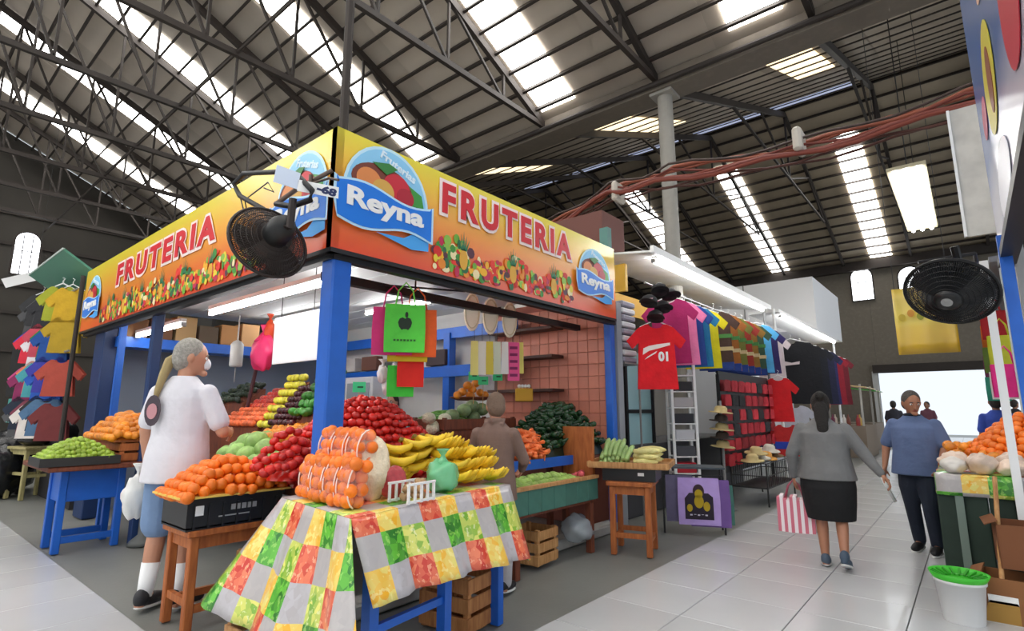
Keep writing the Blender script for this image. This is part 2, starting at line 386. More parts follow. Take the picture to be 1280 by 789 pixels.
# ---- sign boards
SIGN = ramp_z('fruteria_print', [(0, srgb(238, 78, 34)), (.3, srgb(246, 122, 38)), (.62, srgb(250, 176, 42)), (.85, srgb(246, 208, 40)), (1, srgb(238, 222, 38))], 0, .88)
RED = K('d6202c', .4); SKYB = K('8fd0f4', .4); LOGOB = K('1579e0', .4); GRN = K('3c9a3e', .4)
def logo(parent, fr, u, v, s, k=1.0):
    """Reyna fruit emblem, width s*k, height s"""
    def E_(pts): return [(u+a*s*k, v+c*s) for a, c in pts]
    dome = [(-.42, -.05)]+[(.02+.44*math.cos(PI-PI*i/16), -.05+.52*math.sin(PI*i/16)) for i in range(17)]
    L = MB(); L.prism(E_([(a*1.07, c*1.07) for a, c in dome]), .002, fr, .011); L.build('logo_outline', K('c8ecfa', .4), parent)
    L = MB(); L.prism(E_(dome), .002, fr, .014); L.build('logo_sky', SKYB, parent)
    L = MB(); L.prism(E_([(-.40, -.05), (.44, -.05), (.40, .12), (.2, .2), (-.05, .24), (-.3, .22)]), .002, fr, .017); L.build('logo_field', GRN, parent)
    L = MB(); L.prism(E_(ell(-.05, .08, .33, .21)), .002, fr, .020); L.build('logo_wood_bowl', K('7a3a28', .5), parent)
    for i_, (a, c, rr, hx) in enumerate(((-.2, .08, .13, 'e08a4a'), (.1, .1, .15, 'cc2436'), (-.05, .02, .12, 'd9a84e'), (.2, .03, .1, 'b01c30'))):
        L = MB(); L.prism(E_(ell(a, c, rr, rr)), .002, fr, .0225+.0012*i_); L.build('logo_fruit', K(hx, .4), parent)
    L = MB(); L.prism(E_([(-.18, .28), (-.02, .2), (.1, .3), (0, .33)]), .002, fr, .028); L.build('logo_leaf', K('2f7f36', .4), parent)
    def wave(g): 
        t = [(-.52-g, .02+g*.4)]+[(-.5+i/12, -.02+.045*math.sin(i/12*2*PI)+g) for i in range(13)]+[(.52+g, .02+g*.4)]
        bt = [(.5-i/12+(g if i == 0 else 0), -.36-.05*math.sin((1-i/12)*2*PI)-g) for i in range(13)]
        return t+[(.52+g, -.36-g)]+bt+[(-.52-g, -.2)]
    L = MB(); L.prism(E_([(.5, -.2), (.5, -.47), (.3, -.5), (-.1, -.42), (.2, -.4)]), .002, fr, .020); L.build('logo_fold', K('4aa8f0', .4), parent)
    L = MB(); L.prism(E_(wave(.025)), .002, fr, .0285); L.build('banner_outline', K('bfe6fb', .4), parent)
    L = MB(); L.prism(E_(wave(0)), .002, fr, .031); L.build('banner', LOGOB, parent)
    text_obj('lettering', 'Reyna', .3, WHITE, fr, u, v-.17*s, .036, parent, width=.84*s*k, height=.25*s, offset=.012)
    text_obj('lettering', 'Fruterias', .1, K('e6f6ff', .4), fr, u+.12*s*k, v+.34*s, .018, parent, width=.42*s*k, height=.09*s, rot=-.32, offset=.003)
def fruit_print(parent, fr, u0, u1, hgt, seed):
    r = random.Random(seed); cols = ['d8261f', 'e8392b', 'f0b428', 'e9d23a', '3f8f38', '6fae3a', 'c32a50', 'e98b2a', '5a2e3c', 'f4e3b0', '2c6a42', '8fbf4a']
    b = MB()
    n = int((u1-u0)*110)
    for i in range(n):
        b.cur = r.randrange(len(cols)); u = u0+(u1-u0)*r.random(); q = r.random()
        env = (.6+.5*math.sin(u*4.1+seed)**2)*hgt
        v = .05+q*env*.8; ru = r.uniform(.02, .05); rv = r.uniform(.02, .05)
        b.prism([(u+ru*math.cos(a*PI/5), v+rv*math.sin(a*PI/5)) for a in range(10)], .0006, fr, .0075+i*.00001)
    b.build('fruit_print', [K(c, .45) for c in cols], parent)
    for k in range(max(2, int((u1-u0)*1.6))):       # pineapples: leaf crown over a ribbed body
        u = u0+(u1-u0)*(k+.5)/max(2, int((u1-u0)*1.6)); v = hgt*.75
        b = MB()
        for a in (-.06, -.03, 0, .03, .06): b.prism([(u+a*.4-.012, v), (u+a*.4+.012, v), (u+a*1.2, v+.17-abs(a))], .001, fr, .012)
        b.build('pineapple_crown_print', K('2f7d55', .45), parent)
        b = MB(); b.prism(ell(u, v-.08, .05, .09, 14), .001, fr, .0115); b.build('pineapple_print', K('e2a93a', .45), parent)
def sign(name, label, fr, L, items, lab):
    o_, U, V, N = fr
    t = thing('shop_sign', label, 'sign', o_)
    lf = (Vector((0, 0, 0)), U, V, N)
    b = MB(); b.prism([(0, 0), (L, 0), (L, .88), (0, .88)], .06, lf, -.06); b.build('panel', SIGN, t)
    b = MB(); b.prism([(0, -.03), (L, -.03), (L, 0), (0, 0)], .07, lf, -.065); b.build('bottom_rail', BLACK, t)
    for it in items:
        if it[0] == 'logo': logo(t, lf, *it[1:])
        elif it[0] == 'text':
            _, u0, u1, v, h = it
            text_obj('lettering_outline', 'FRUTERIA', .3, K('fbe9e4', .4), lf, (u0+u1)/2, v, .010, t, width=u1-u0+.06, height=h+.06, offset=.028, space=1.32)
            text_obj('lettering', 'FRUTERIA', .3, RED, lf, (u0+u1)/2, v, .015, t, width=u1-u0, height=h, offset=.012, space=1.32)
        elif it[0] == 'fruit': fruit_print(t, lf, *it[1:])
    return t
sign('a', 'yellow and orange fruit shop sign with red FRUTERIA lettering above the tomato heap', (Vector((SX, SY, SZ0)), Y, Z, X), 3.88,
     [('fruit', .92, 2.9, .34, 3), ('logo', .43, .5, .74, 1.12), ('text', .99, 2.9, .66, .27), ('logo', 3.38, .45, .62, 1.2)], 0)
sign('b', 'long yellow and orange fruit shop sign running above the customer in white', (Vector((-9.62, SY, SZ0)), X, Z, -Y), 6.42,
     [('fruit', 1.0, 5.4, .3, 5), ('logo', 5.98, .46, .7, 1.1), ('text', 1.55, 4.5, .58, .27), ('logo', .52, .43, .62, 1.2)], 0)
# stall number plate and bracket on the sign corner
t = thing('number_plate', 'white plate numbered 68 on a bracket at the sign corner', 'number plate', (-3.04, 1.75, 2.77))
t.scale = (.72,)*3
d = Vector((.8, -.6, 0)).normalized(); U = Vector((.6, .8, 0)); lf = (Vector((0, 0, 0)), U, Z, d)
b = MB(); b.prism([(-.22, -.035), (.13, -.075), (.13, .03), (-.22, .07)], .006, lf); b.build('plate', WHITE, t)
text_obj('lettering', '-68', .1, K('1c2a5a'), lf, .03, -.01, .007, t, width=.17, height=.075, rot=-.25, offset=.006)
b = MB(); b.tube([(-.35, .05, .16), (.05, .02, .1), (.2, .02, .04)], .012); b.tube([(-.33, .05, .1), (-.33, .05, .25)], .018); b.build('bracket', K('6a5a50', .4, metal=.7), t)
b = MB(); b.prism([(-.42, .03), (-.22, -.02), (-.2, .13), (-.4, .19)], .006, lf); b.build('side_plate', K('c9d4e6', .4), t)

# ---- fans
def fan(label, loc, face, rad, col, hubcol, dense=0):
    t = thing('caged_fan', label, 'fan', loc); N = Vector(face).normalized(); q = N.to_track_quat('Z', 'Y')
    t.rotation_mode = 'QUATERNION'; t.rotation_quaternion = q
    m = K(col, .4, metal=.3)
    b = MB()
    prof = lambda s: .10*math.cos(s*PI/2)**.7
    for s in [i/9 for i in range(1, 10)]:
        for sg in (1, -1):
            r = rad*s; b.tube([(r*math.cos(2*PI*k/40), r*math.sin(2*PI*k/40), sg*prof(s)) for k in range(41)], .003, 5, caps=False)
    b.tube([(rad*math.cos(2*PI*k/40), rad*math.sin(2*PI*k/40), 0) for k in range(41)], .012, 8, caps=False)
    NS = 110 if dense else 48
    for k in range(NS):
        a = 2*PI*k/NS
        for sg in (1, -1): b.tube([(rad*s*math.cos(a), rad*s*math.sin(a), sg*prof(s)) for s in (.15, .5, .8, 1)], .0032 if dense else .0025, 4)
    b.build('cage', m, t)
    for k in range(3):
        a0 = 2*PI*k/3
        def blade(i, j): 
            s = .12+.78*i; w = (j-.5)*(.5+.5*math.sin(i*2.6))*1.25; a = a0+w; return Vector((rad*s*math.cos(a), rad*s*math.sin(a), .03*(j-.5)*2))
        b = MB(); b.grid(blade, 6, 4); o = b.build('blade', K(col, .5), t, True); md = o.modifiers.new('thick', 'SOLIDIFY'); md.thickness = .006
    b = MB(); b.lathe([(0, .115), (.05, .115), (.07, .10), (.075, .05), (.06, .02), (0, .02)], 20); b.build('hub', K(hubcol, .4), t, True)
    b = MB(); b.lathe([(0, .118), (.03, .118), (.03, .113)], 20); b.build('badge', K('9a9a9a', .3, metal=.8), t)
    b = MB(); b.lathe([(.05, -.02), (.085, -.06), (.085, -.2), (.06, -.26), (0, -.27)], 20); b.build('motor', K('141414', .5), t, True)
    b = MB(); b.tube([(0, 0, -.2), (0, -.05, -.3), (0, .12, -.36)], .025); b.build('bracket', m, t)
    return t
pf = PY(336, 303, 1.6)
lfan = fan('bronze caged fan hanging below the number plate at the sign corner', pf, (-.88, .05, -.25), .25, '2e2420', '5a3226', dense=1)
t = thing('cable_coil', 'loop of thick black cable hanging beside the bronze fan', 'cable', pf+Vector((0, 0, .3)))
b = MB(); pts = [PY(x, y, 1.66)-t.location for x, y in ((350, 290), (330, 262), (300, 245), (292, 230), (305, 217), (345, 215), (375, 222), (390, 238), (388, 250), (365, 258), (345, 255))]
b.tube(pts, .019, 8); b.build('cable', BLACK, t, True)
b = MB(); b.tube([PY(x, y, 1.67)-t.location for x, y in ((300, 245), (305, 265), (310, 272), (306, 250), (335, 228), (342, 240), (330, 235))], .005, 6); b.build('thin_wire', DARK, t, True)
b = MB(); b.tube([pts[-1], pts[-1]+Vector((.1, .1, .12)), Vector((-3.2, 1.9, 3.0))-t.location], .016); b.build('hook_arm', K('6a5a50', .4, metal=.7), t)

# ---- fluorescent tubes
def tube_lamp(a, c, label, group=None, r=.022, housing=True):
    a = Vector(a); c = Vector(c); t = thing('fluorescent_lamp', label, 'lamp', a, group=group); d = c-a
    b = MB(); b.tube([(0, 0, 0), d], r, 10); b.build('glass_tube', LAMP, t, True)
    if housing: MB().bar(Vector((0, 0, r+.03)), d+Vector((0, 0, r+.03)), .07, .04).build('housing', WHITE, t)
    n = d.normalized()
    for p in (-n*.02, d+n*.02): MB().bar(p-n*.02, p+n*.02, .05).build('end_cap', GREYM, t)
tube_lamp((-5.95, 2.25, 2.36), (-3.75, 2.25, 2.36), 'long fluorescent tube under the sign beside the blue corner post')
tube_lamp((-8.6, 2.35, 2.36), (-7.0, 2.35, 2.36), 'fluorescent tube under the sign behind the customer in white')
tube_lamp((-5.6, 3.5, 2.74), (-4.55, 2.75, 2.74), 'slanted fluorescent tube near the hanging tote bags')
tube_lamp((-6.6, 4.6, 2.75), (-5.2, 4.6, 2.75), 'fluorescent tube deep inside the fruit stall')
tube_lamp((-8.6, 4.2, 2.74), (-7.0, 4.2, 2.74), 'added fluorescent tube over the boxes on the blue shelf')  # extra tube added to brighten the stall interior

# ================================================================== BENCHES
woodO = wood('orange_wood', srgb(150, 78, 34), srgb(186, 108, 52)); woodD = wood('dark_wood', srgb(92, 46, 30), srgb(128, 66, 40)); woodL = wood('pale_wood', srgb(168, 116, 66), srgb(205, 156, 100))
TEAL = K('3f6f62', .6, .12)
# bench along the aisle behind the corner post
t = thing('produce_bench', 'dark wooden bench carrying the tomato heap beside the blue post', 'bench', (-4.05, 2.9, 0))
MB().box((0, 0, .78), (1.2, 1.5, .06)).build('top', woodD, t)
MB().box((.6, 0, .68), (.04, 1.36, .2)).build('front_board', woodD, t)
for sx in (-.55, .5):
    for sy in (-.62, .62): MB().box((sx, sy, .375), (.07, .07, .75)).build('leg', woodD, t)
# left bench, along the other aisle
t = thing('produce_bench', 'long low bench of cabbages and oranges along the sign-side aisle', 'bench', (-6.0, 2.75, 0))
MB().box((-.2, .17, .8), (2.9, 1.26, .06)).build('top', woodD, t); MB().box((-.2, -.44, .7), (2.9, .04, .2)).build('front_board', woodD, t)
MB().box((-.2, .55, 1.05), (2.9, .6, .45)).build('raised_tier', woodD, t)
for sx in (-1.6, -.2, 1.15):
    for sy in (-.38, .7): MB().box((sx, sy, .385), (.07, .07, .77)).build('leg', woodD, t)
# green-fronted bench
t = thing('produce_bench', 'green-fronted bench of chayotes, carrots and peppers beside the orange stool', 'bench', (-3.4, 4.45, 0))
MB().box((0.0, -.22, .5), (.82, 1.3, .05)).build('bin_floor', woodD, t)
pb = MB().box((0, 0, 0), (.03, .185, .2), ch=.004).mesh('plank', TEAL)
for k in range(7): inst('plank', pb, (.42, -.78+k*.188, .6), parent=t)
MB().box((.42, -.22, .715), (.05, 1.34, .03)).build('front_rail', woodL, t)
MB().box((.12, -.15, .86), (.05, 1.35, .09)).build('blue_rail', BLUE, t)
MB().box((-.2, .13, .84), (.5, 1.96, .05)).build('upper_shelf', woodD, t)
MB().box((.2, .46, .9), (.36, .04, .6)).build('end_board', woodO, t); MB().box((.0, -.87, .6), (.8, .03, .2)).build('side_board', TEAL, t)
for sx, sy in ((-.38, -.8), (.38, -.8), (.38, .36), (-.38, 1.05)): MB().box((sx, sy, .24 if sx > 0 else .41), (.06, .06, .48 if sx > 0 else .82)).build('leg', woodD, t)

# ================================================================== PRODUCE
def sphere_mesh(name, mat, r=(1, 1, 1), n=12, m=8, fn=None): return MB().ball((0, 0, 0), r, n, m, fn=fn).mesh(name, mat, True)
ORG = M('orange_peel', srgb(240, 120, 22), .42, var=.16, scale=3, bump=.1, bscale=80)
TOM = M('tomato_skin', srgb(206, 36, 26), .22, var=.25, scale=2)
tomato = sphere_mesh('tomato', TOM, (.036, .036, .031), fn=lambda v: 1-.12*max(0, v.z)**6)
orange = sphere_mesh('orange', ORG, (.04, .04, .037))
CABM = M('cabbage_leaf', srgb(160, 200, 110), .5, var=.3, scale=14, bump=.5, bscale=14)
cabbage = sphere_mesh('cabbage', CABM, (.095, .095, .085), 18, 12, fn=lambda v: 1+.05*math.sin(6*math.atan2(v.y, v.x)+3*v.z)+.02*math.sin(13*v.z))
yapple = sphere_mesh('apple', M('yellow_apple', srgb(214, 205, 62), .3, var=.18), (.04, .04, .038), fn=lambda v: 1-.16*max(0, v.z)**8)
plum = sphere_mesh('plum', M('plum_skin', srgb(74, 26, 34), .25, var=.3), (.034, .034, .036))
redapple = sphere_mesh('apple', M('red_apple', srgb(190, 50, 36), .3, var=.3), (.04, .04, .038), fn=lambda v: 1-.16*max(0, v.z)**8)
gpep = sphere_mesh('green_pepper', M('green_pepper', srgb(58, 128, 44), .3, var=.3), (.04, .04, .055), fn=lambda v: 1+.1*math.cos(4*math.atan2(v.y, v.x)))
lime = sphere_mesh('lime', M('lime_skin', srgb(150, 178, 58), .4, var=.25), (.032, .028, .028), fn=lambda v: 1+.12*abs(v.x)**10)
mango = sphere_mesh('mango', M('mango_skin', srgb(235, 140, 36), .35, var=.3), (.05, .04, .04))
chayote = sphere_mesh('chayote', M('chayote_skin', srgb(146, 176, 84), .5, var=.25, bump=.2, bscale=60), (.05, .038, .036), fn=lambda v: 1-.14*v.x)
avocado = sphere_mesh('avocado', M('avocado_skin', srgb(38, 52, 34), .45, var=.35, bump=.3, bscale=90), (.05, .034, .034), fn=lambda v: 1-.2*v.x)
peach = sphere_mesh('peach', M('peach_skin', srgb(230, 110, 60), .5, var=.25), (.036, .036, .034))
cauli = sphere_mesh('cauliflower', M('cauliflower', srgb(222, 218, 190), .7, var=.15, bump=.9, bscale=60), (.09, .09, .075), 16, 10, fn=lambda v: 1+.06*math.sin(9*v.x)*math.sin(9*v.y))
melon = sphere_mesh('melon', M('melon_skin', srgb(120, 142, 96), .5, var=.3, scale=20), (.11, .1, .095), 16, 10)
potato = sphere_mesh('potato', M('potato_skin', srgb(176, 142, 100), .7, var=.2), (.05, .038, .034))
poblano = MB().tube([(-.075, 0, 0), (-.06, 0, 0), (-.02, .004, 0), (.04, 0, .004), (.075, -.004, .01)], [.012, .032, .034, .02, .004], 8).mesh('poblano_pepper', M('poblano', srgb(28, 60, 30), .25, var=.4), True)
carrot = MB().tube([(-.09, 0, 0), (-.08, 0, 0), (0, .003, 0), (.09, 0, 0)], [.01, .022, .016, .003], 8).mesh('carrot', M('carrot_skin', srgb(226, 112, 52), .5, var=.2), True)
zuke = MB().tube([(-.15, 0, 0), (-.145, 0, 0), (-.05, .004, .006), (.08, 0, .004), (.15, 0, -.004), (.155, 0, -.004)], [.012, .022, .028, .033, .02, .008], 10).mesh('zucchini', M('zucchini_skin', srgb(150, 180, 112), .4, var=.3, scale=20), True)
corn = MB().tube([(-.12, 0, 0), (-.11, 0, 0), (-.02, 0, .004), (.07, 0, 0), (.12, 0, 0)], [.01, .024, .029, .024, .006], 10).mesh('corn_ear', M('corn_husk', srgb(222, 214, 140), .5, var=.15, scale=18, bump=.6, bscale=50), True)
GREENM = M('bean_green', srgb(92, 150, 54), .45, var=.3)
beanm = MB().tube([(-.07, 0, 0), (-.03, .01, .004), (.03, .01, .004), (.07, 0, 0)], [.004, .008, .008, .003], 6).mesh('green_bean', GREENM, True)

# ---- wooden crates
def wood_crate(loc, rz, L, Wd, Hh, label, n=3, m=woodL):
    t = thing('wooden_crate', label, 'crate', loc, rz); sh = Hh/n*.78
    for k in range(n):
        z = Hh*(k+.5)/n
        for s in (-1, 1):
            MB().box((0, s*(Wd/2-.008), z), (L, .014, sh), ch=.003).build('slat', m, t); MB().box((s*(L/2-.008), 0, z), (.014, Wd-.02, sh), ch=.003).build('slat', m, t)
    for sx in (-1, 1):
        for sy in (-1, 1): MB().box((sx*(L/2-.03), sy*(Wd/2-.03), Hh/2), (.035, .035, Hh)).build('corner_post', m, t)
    for k in range(3): MB().box((0, -Wd/3+k*Wd/3, .008), (L-.03, Wd/4, .012)).build('bottom_slat', m, t)
    return t
def mound(mesh, name, label, cat, group, cx, cy, z0, rx, ry, h, sp, rz=0, power=1.6, jit=.25, tilt=None, flat=False, lim=999, clip=None, rect=False, smin=.9, face=False):
    """hexagonally packed fruit on a mound (or sloped bed) surface"""
    ca, sa = math.cos(rz), math.sin(rz); n = 0
    def hgt(a, c):
        if rect: e = max(abs(a), abs(c))
        else: e = math.hypot(a, c)
        return h*(1-min(1, e)**power)
    # march over rows; spacing shrinks where the surface is steep
    row = 0; v = -ry
    while v <= ry and n < lim:
        u = -rx+(row % 2)*sp/2
        while u <= rx and n < lim:
            a, c = u/rx, v/ry
            inside = (max(abs(a), abs(c)) <= 1) if rect else (math.hypot(a, c) <= 1)
            s_l = math.hypot((hgt((u+.01)/rx, c)-hgt(a, c))/.01, 0)
            if inside:
                z = z0+hgt(a, c)+(tilt[0]*u+tilt[1]*v if tilt else 0)+rnd.uniform(-1, 1)*jit*.02
                x = cx+u*ca-v*sa; y = cy+u*sa+v*ca
                if face:
                    gu = (hgt((u+.01)/rx, c)-hgt((u-.01)/rx, c))/.02; gv = (hgt(a, (v+.01)/ry)-hgt(a, (v-.01)/ry))/.02
                    nn = Vector((-(gu*ca-gv*sa), -(gu*sa+gv*ca), 1)).normalized()
                    if nn.dot(Vector((-x, -y, EYE-z)).normalized()) < -.12: u += sp; continue
                if not clip or clip(x, y, z):
                    o = inst(name, mesh, (x+rnd.uniform(-1, 1)*jit*sp*.3, y+rnd.uniform(-1, 1)*jit*sp*.3, z),
                             (rnd.uniform(-.5, .5), rnd.uniform(-.5, .5), rnd.uniform(0, 6.3)) if not flat else (0, rnd.uniform(-.1, .1), rz+rnd.uniform(-.25, .25)), scale=rnd.uniform(smin, 1.08))
                    tag(o, label, cat, group); n += 1
            u += sp/math.sqrt(1+min(4, s_l*s_l))
        sv = (hgt(u*0, (v+.01)/ry)-hgt(0, v/ry))/.01
        v += sp*.88/math.sqrt(1+min(4, sv*sv)); row += 1
    return n
def bed(name, label, cx, cy, z0, rx, ry, h, mat, rz=0, power=1.6, rect=False):
    """the boxes and boards a heap is built over"""
    b = MB()
    def f(i, j):
        a, c = i*2-1, j*2-1
        e = max(abs(a), abs(c)); hh = h*(1-e**power)
        if not rect:
            q = math.hypot(a, c); a, c = (a*e/q, c*e/q) if q > 0 else (0, 0)
        return Vector((rx*a, ry*c, hh))
    b.grid(f, 12, 12); o = b.build(name, mat, None, True); o.location = (cx, cy, z0); o.rotation_euler.z = rz
    return tag(o, label, 'display bed')

# oranges in the black crate on the brown stool
def crate_black(loc, rz, L, Wd, Hh, label):
    t = thing('plastic_crate', label, 'crate', loc, rz); m = K('1d1e20', .4)
    MB().box((0, 0, .01), (L, Wd, .02)).build('base', m, t)
    for s in (-1, 1):
        MB().box((0, s*(Wd/2-.008), Hh/2), (L, .016, Hh-.02)).build('side', m, t)
        MB().box((s*(L/2-.008), 0, Hh/2), (.016, Wd-.03, Hh-.02)).build('side', m, t)
        MB().box((0, s*Wd/2, Hh-.012), (L+.02, .03, .024)).build('rim', m, t); MB().box((s*L/2, 0, Hh-.012), (.03, Wd, .024)).build('rim', m, t)
    for k in range(7):
        for s in (-1, 1): MB().box((-L/2+L*(k+.5)/7, s*(Wd/2+.004), Hh/2-.02), (.014, .012, Hh-.05)).build('rib', m, t)
    return t
t = crate_black((-4.07, 1.74, .62), PI/2, .62, .42, .2, 'black plastic crate of oranges on the brown stool')
MB().box((-.24, -.218, .12), (.05, .006, .06)).build('paper_label', WHITE, t)
for k in range(5): MB().box((-.03+k*.035, -.218, .12), (.02 if k % 2 else .028, .005, .035)).build('print_mark', K('9a9c9e'), t)
MB().box((-.02, -.217, .07), (.2, .004, .008)).build('print_mark', K('9a9c9e'), t)
b = MB(); b.box((0, -.235, .207), (.68, .07, .012)); b.box((0, .235, .207), (.68, .07, .012)); b.box((-.335, 0, .207), (.07, .5, .012)); b.build('cardboard_liner', K('e8c25a', .7), t)
GO = 'oranges piled in the black crate'
mound(orange, 'orange', 'bright orange in the pile on the black crate', 'orange', GO, -4.05, 1.73, .83, .24, .32, .21, .079, power=1.7, rect=True, jit=.15)
bed('crate_filling', 'orange fruit filling under the pile on the black crate', -4.05, 1.73, .8, .2, .29, .17, ORG, power=1.7, rect=True)
# tomatoes
GT = 'tomatoes in the big red heap'
TL = 'round red tomato in the big heap behind the blue corner post'
mound(tomato, 'tomato', TL, 'tomato', GT, -4.0, 2.83, .86, .56, .84, .62, .073, power=1.7, jit=.15, face=True,
      clip=lambda x, y, z: (x-.35*(y-2.7)*0 > -4.25) and not (-3.43 < x < -3.2 and 1.93 < y < 2.17))
bed('tomato_heap', 'remaining red tomatoes deep inside the big heap', -4.0, 2.83, .815, .51, .76, .6, TOM, power=1.7)['kind'] = 'stuff'
mound(tomato, 'tomato', 'red tomato on the slope between the oranges and the blue post', 'tomato', 'tomatoes beside the oranges', -3.72, 2.0, .95, .22, .24, .3, .073, power=1.5, jit=.15, face=True,
      clip=lambda x, y, z: not (-3.43 < x < -3.2 and 1.93 < y < 2.17) and y < 2.25)
bed('tomato_heap', 'remaining red tomatoes between the oranges and the blue post', -3.72, 2.04, .9, .16, .17, .27, TOM, power=1.5)['kind'] = 'stuff'
# cabbages, fruit tiers of the left bench
p = PY(300, 560, 2.35)
mound(cabbage, 'cabbage', 'pale green cabbage in the pile beside the customer in white', 'cabbage', 'cabbages', -5.0, 2.45, .9, .5, .34, .22, .19, jit=.1)
def tier(mesh, name, label, cat, group, px0, px1, py0, py1, Yd, sp, rows=None):
    """a sloped display seen between two pixel rows, top further back"""
    a = PY(px0, py1, Yd); c = PY(px1, py1, Yd); zt = PY((px0+px1)/2, py0, Yd+.3).z; Lx = abs(c.x-a.x)
    n = max(2, int(Lx/sp)); k = max(2, int(math.hypot(.3, zt-a.z)/sp))
    b = MB(); b.box((0, 0, 0), (Lx+.05, .05, .02)); 
    for j in range(k+1):
        for i in range(n+1):
            s = j/k; x = min(a.x, c.x)+Lx*(i+(.5 if j % 2 else 0))/(n+.5)
            tag(inst(name, mesh, (x, Yd+.3*s+rnd.uniform(-.01, .01), a.z+(zt-a.z)*s), (rnd.uniform(0, 6), rnd.uniform(0, 6), rnd.uniform(0, 6))), label, cat, group)
    bb = MB(); x0, x1 = min(a.x, c.x)-.03, max(a.x, c.x)+.03
    vs = [(x0, Yd+.02, a.z-.05), (x1, Yd+.02, a.z-.05), (x1, Yd+.32, zt-.05), (x0, Yd+.32, zt-.05)]; lo = [(v[0], Yd+.32, .85) if v[1] > Yd+.1 else (v[0], v[1], .85) for v in vs]
    bb.add(vs+lo, [(0, 1, 2, 3), (4, 7, 6, 5), (0, 4, 5, 1), (1, 5, 6, 2), (2, 6, 7, 3), (3, 7, 4, 0)])
    tag(bb.build('display_wedge', woodD), 'sloped wooden display under the %s' % group, 'display stand')
tier(peach, 'peach', 'orange peach on the sloped display behind the cabbages', 'peach', 'peaches', 276, 318, 508, 528, 2.75, .077)
tier(redapple, 'apple', 'red apple on the sloped display above the peaches', 'apple', 'red apples', 312, 338, 490, 508, 3.05, .085)
tier(yapple, 'apple', 'yellow apple on the steep display beside the plums', 'apple', 'yellow apples', 326, 346, 475, 530, 2.8, .085)
tier(plum, 'plum', 'dark plum on the steep display beside the green peppers', 'plum', 'plums', 338, 368, 487, 528, 2.72, .073)
tier(gpep, 'green_pepper', 'green pepper on the display beside the blue corner post', 'pepper', 'green peppers', 368, 388, 468, 515, 2.75, .09)
tier(mango, 'mango', 'yellow mango laid in front of the plums', 'mango', 'yellow mangoes', 318, 372, 533, 545, 2.45, .09)
# avocados further left
tier(avocado, 'avocado', 'dark avocado on the display beyond the peaches', 'avocado', 'dark avocados', 270, 300, 484, 500, 3.25, .09)
# beans, cauliflowers, melons behind the tomatoes
mound(beanm, 'green_bean', 'green bean in the pile behind the tomato heap', 'bean', 'green beans', -4.4, 4.1, 1.2, .28, .4, .16, .05, flat=True, lim=150)
bed('bean_bed', 'bed of green beans behind the tomato heap', -4.4, 4.1, 1.165, .3, .42, .16, GREENM)
t = thing('produce_bench', 'raised bench behind the person in brown, holding beans and melons', 'bench', (-4.42, 4.62, 0))
MB().box((0, 0, 1.14), (.9, 1.9, .05)).build('top', woodD, t); MB().box((.43, 0, 1.05), (.03, 1.9, .2)).build('front_board', woodD, t)
for sx in (-.4, .4):
    for sy in (-.9, .9): MB().box((sx, sy, .56), (.06, .06, 1.12)).build('leg', woodD, t)
wood_crate((-4.2, 4.25, 1.166), 0, .5, 1.1, .13, 'shallow wooden crate under the melons and cauliflowers', n=1, m=woodD)
for k, (px, py) in enumerate(((536, 523), (548, 532), (556, 524), (541, 536))):
    tag(inst('cauliflower', cauli, PX(px, py, -4.08), scale=.75), 'white cauliflower between the tomatoes and the bananas', 'cauliflower', 'cauliflowers')
for k, (px, py) in enumerate(((565, 520), (580, 513), (592, 522), (575, 530), (602, 512), (590, 508))):
    tag(inst('melon', melon, PX(px, py, -4.2), (0, 0, k), scale=.75), 'grey-green melon beside the person in brown', 'melon', 'melons')
for k, (px, py) in enumerate(((578, 490), (590, 487), (600, 491), (584, 482), (594, 480), (606, 494), (572, 494), (588, 494))):
    tag(inst('mango', mango, PX(px, py, -4.45), (0, .3, k), scale=1.15), 'yellow mango on the plate above the melons', 'mango', 'mangoes on the raised plate')
q = PX(589, 497, -4.45); b = MB(); b.lathe([(0, 0), (.16, 0), (.24, .03), (.25, .04)], 24); o = b.build('plate', K('8a4a30'), None, True); o.location = q-Vector((0, 0, .035)); tag(o, 'shallow brown plate of mangoes behind the melons', 'plate')
b = MB(); b.lathe([(.05, 0), (.06, 0), (.03, .05), (.03, q.z-1.2-.04)], 12); o = b.build('plate_stand', woodD); o.location = (q.x, q.y, 1.165); tag(o, 'turned wooden stand under the plate of mangoes', 'stand')
# dark peppers, carrots, chayotes of the green bench
tier2 = lambda *a, **k: mound(*a, **k)
mound(poblano, 'poblano_pepper', 'glossy dark green poblano on the bank beside the tiled wall', 'pepper', 'poblano peppers', -3.62, 5.13, .95, .27, .6, .48, .062, power=2.2, rect=True, smin=.85, face=True, lim=290)
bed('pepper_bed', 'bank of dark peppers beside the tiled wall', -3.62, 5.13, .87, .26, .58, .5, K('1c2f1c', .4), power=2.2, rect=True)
mound(carrot, 'carrot', 'stubby orange carrot heaped behind the blue rail', 'carrot', 'carrots', -3.45, 4.36, .9, .17, .3, .26, .046, lim=120)
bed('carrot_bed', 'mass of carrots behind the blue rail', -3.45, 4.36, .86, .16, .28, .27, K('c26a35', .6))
mound(chayote, 'chayote', 'pale green chayote in the low bin of the green bench', 'chayote', 'chayotes in the low bin', -3.16, 4.2, .66, .14, .56, .09, .075, power=3, rect=True, jit=.3)
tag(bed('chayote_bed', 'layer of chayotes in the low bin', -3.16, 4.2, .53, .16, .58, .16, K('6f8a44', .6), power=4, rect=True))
for k in range(9): tag(inst('radish', plum, (-3.12+rnd.uniform(-.06, .08), 4.76+rnd.uniform(-.1, .1), .7+.02*(k % 3)), scale=.9), 'pinkish plum-like fruit at the end of the low bin', 'fruit', 'pink fruit in the low bin').data.materials
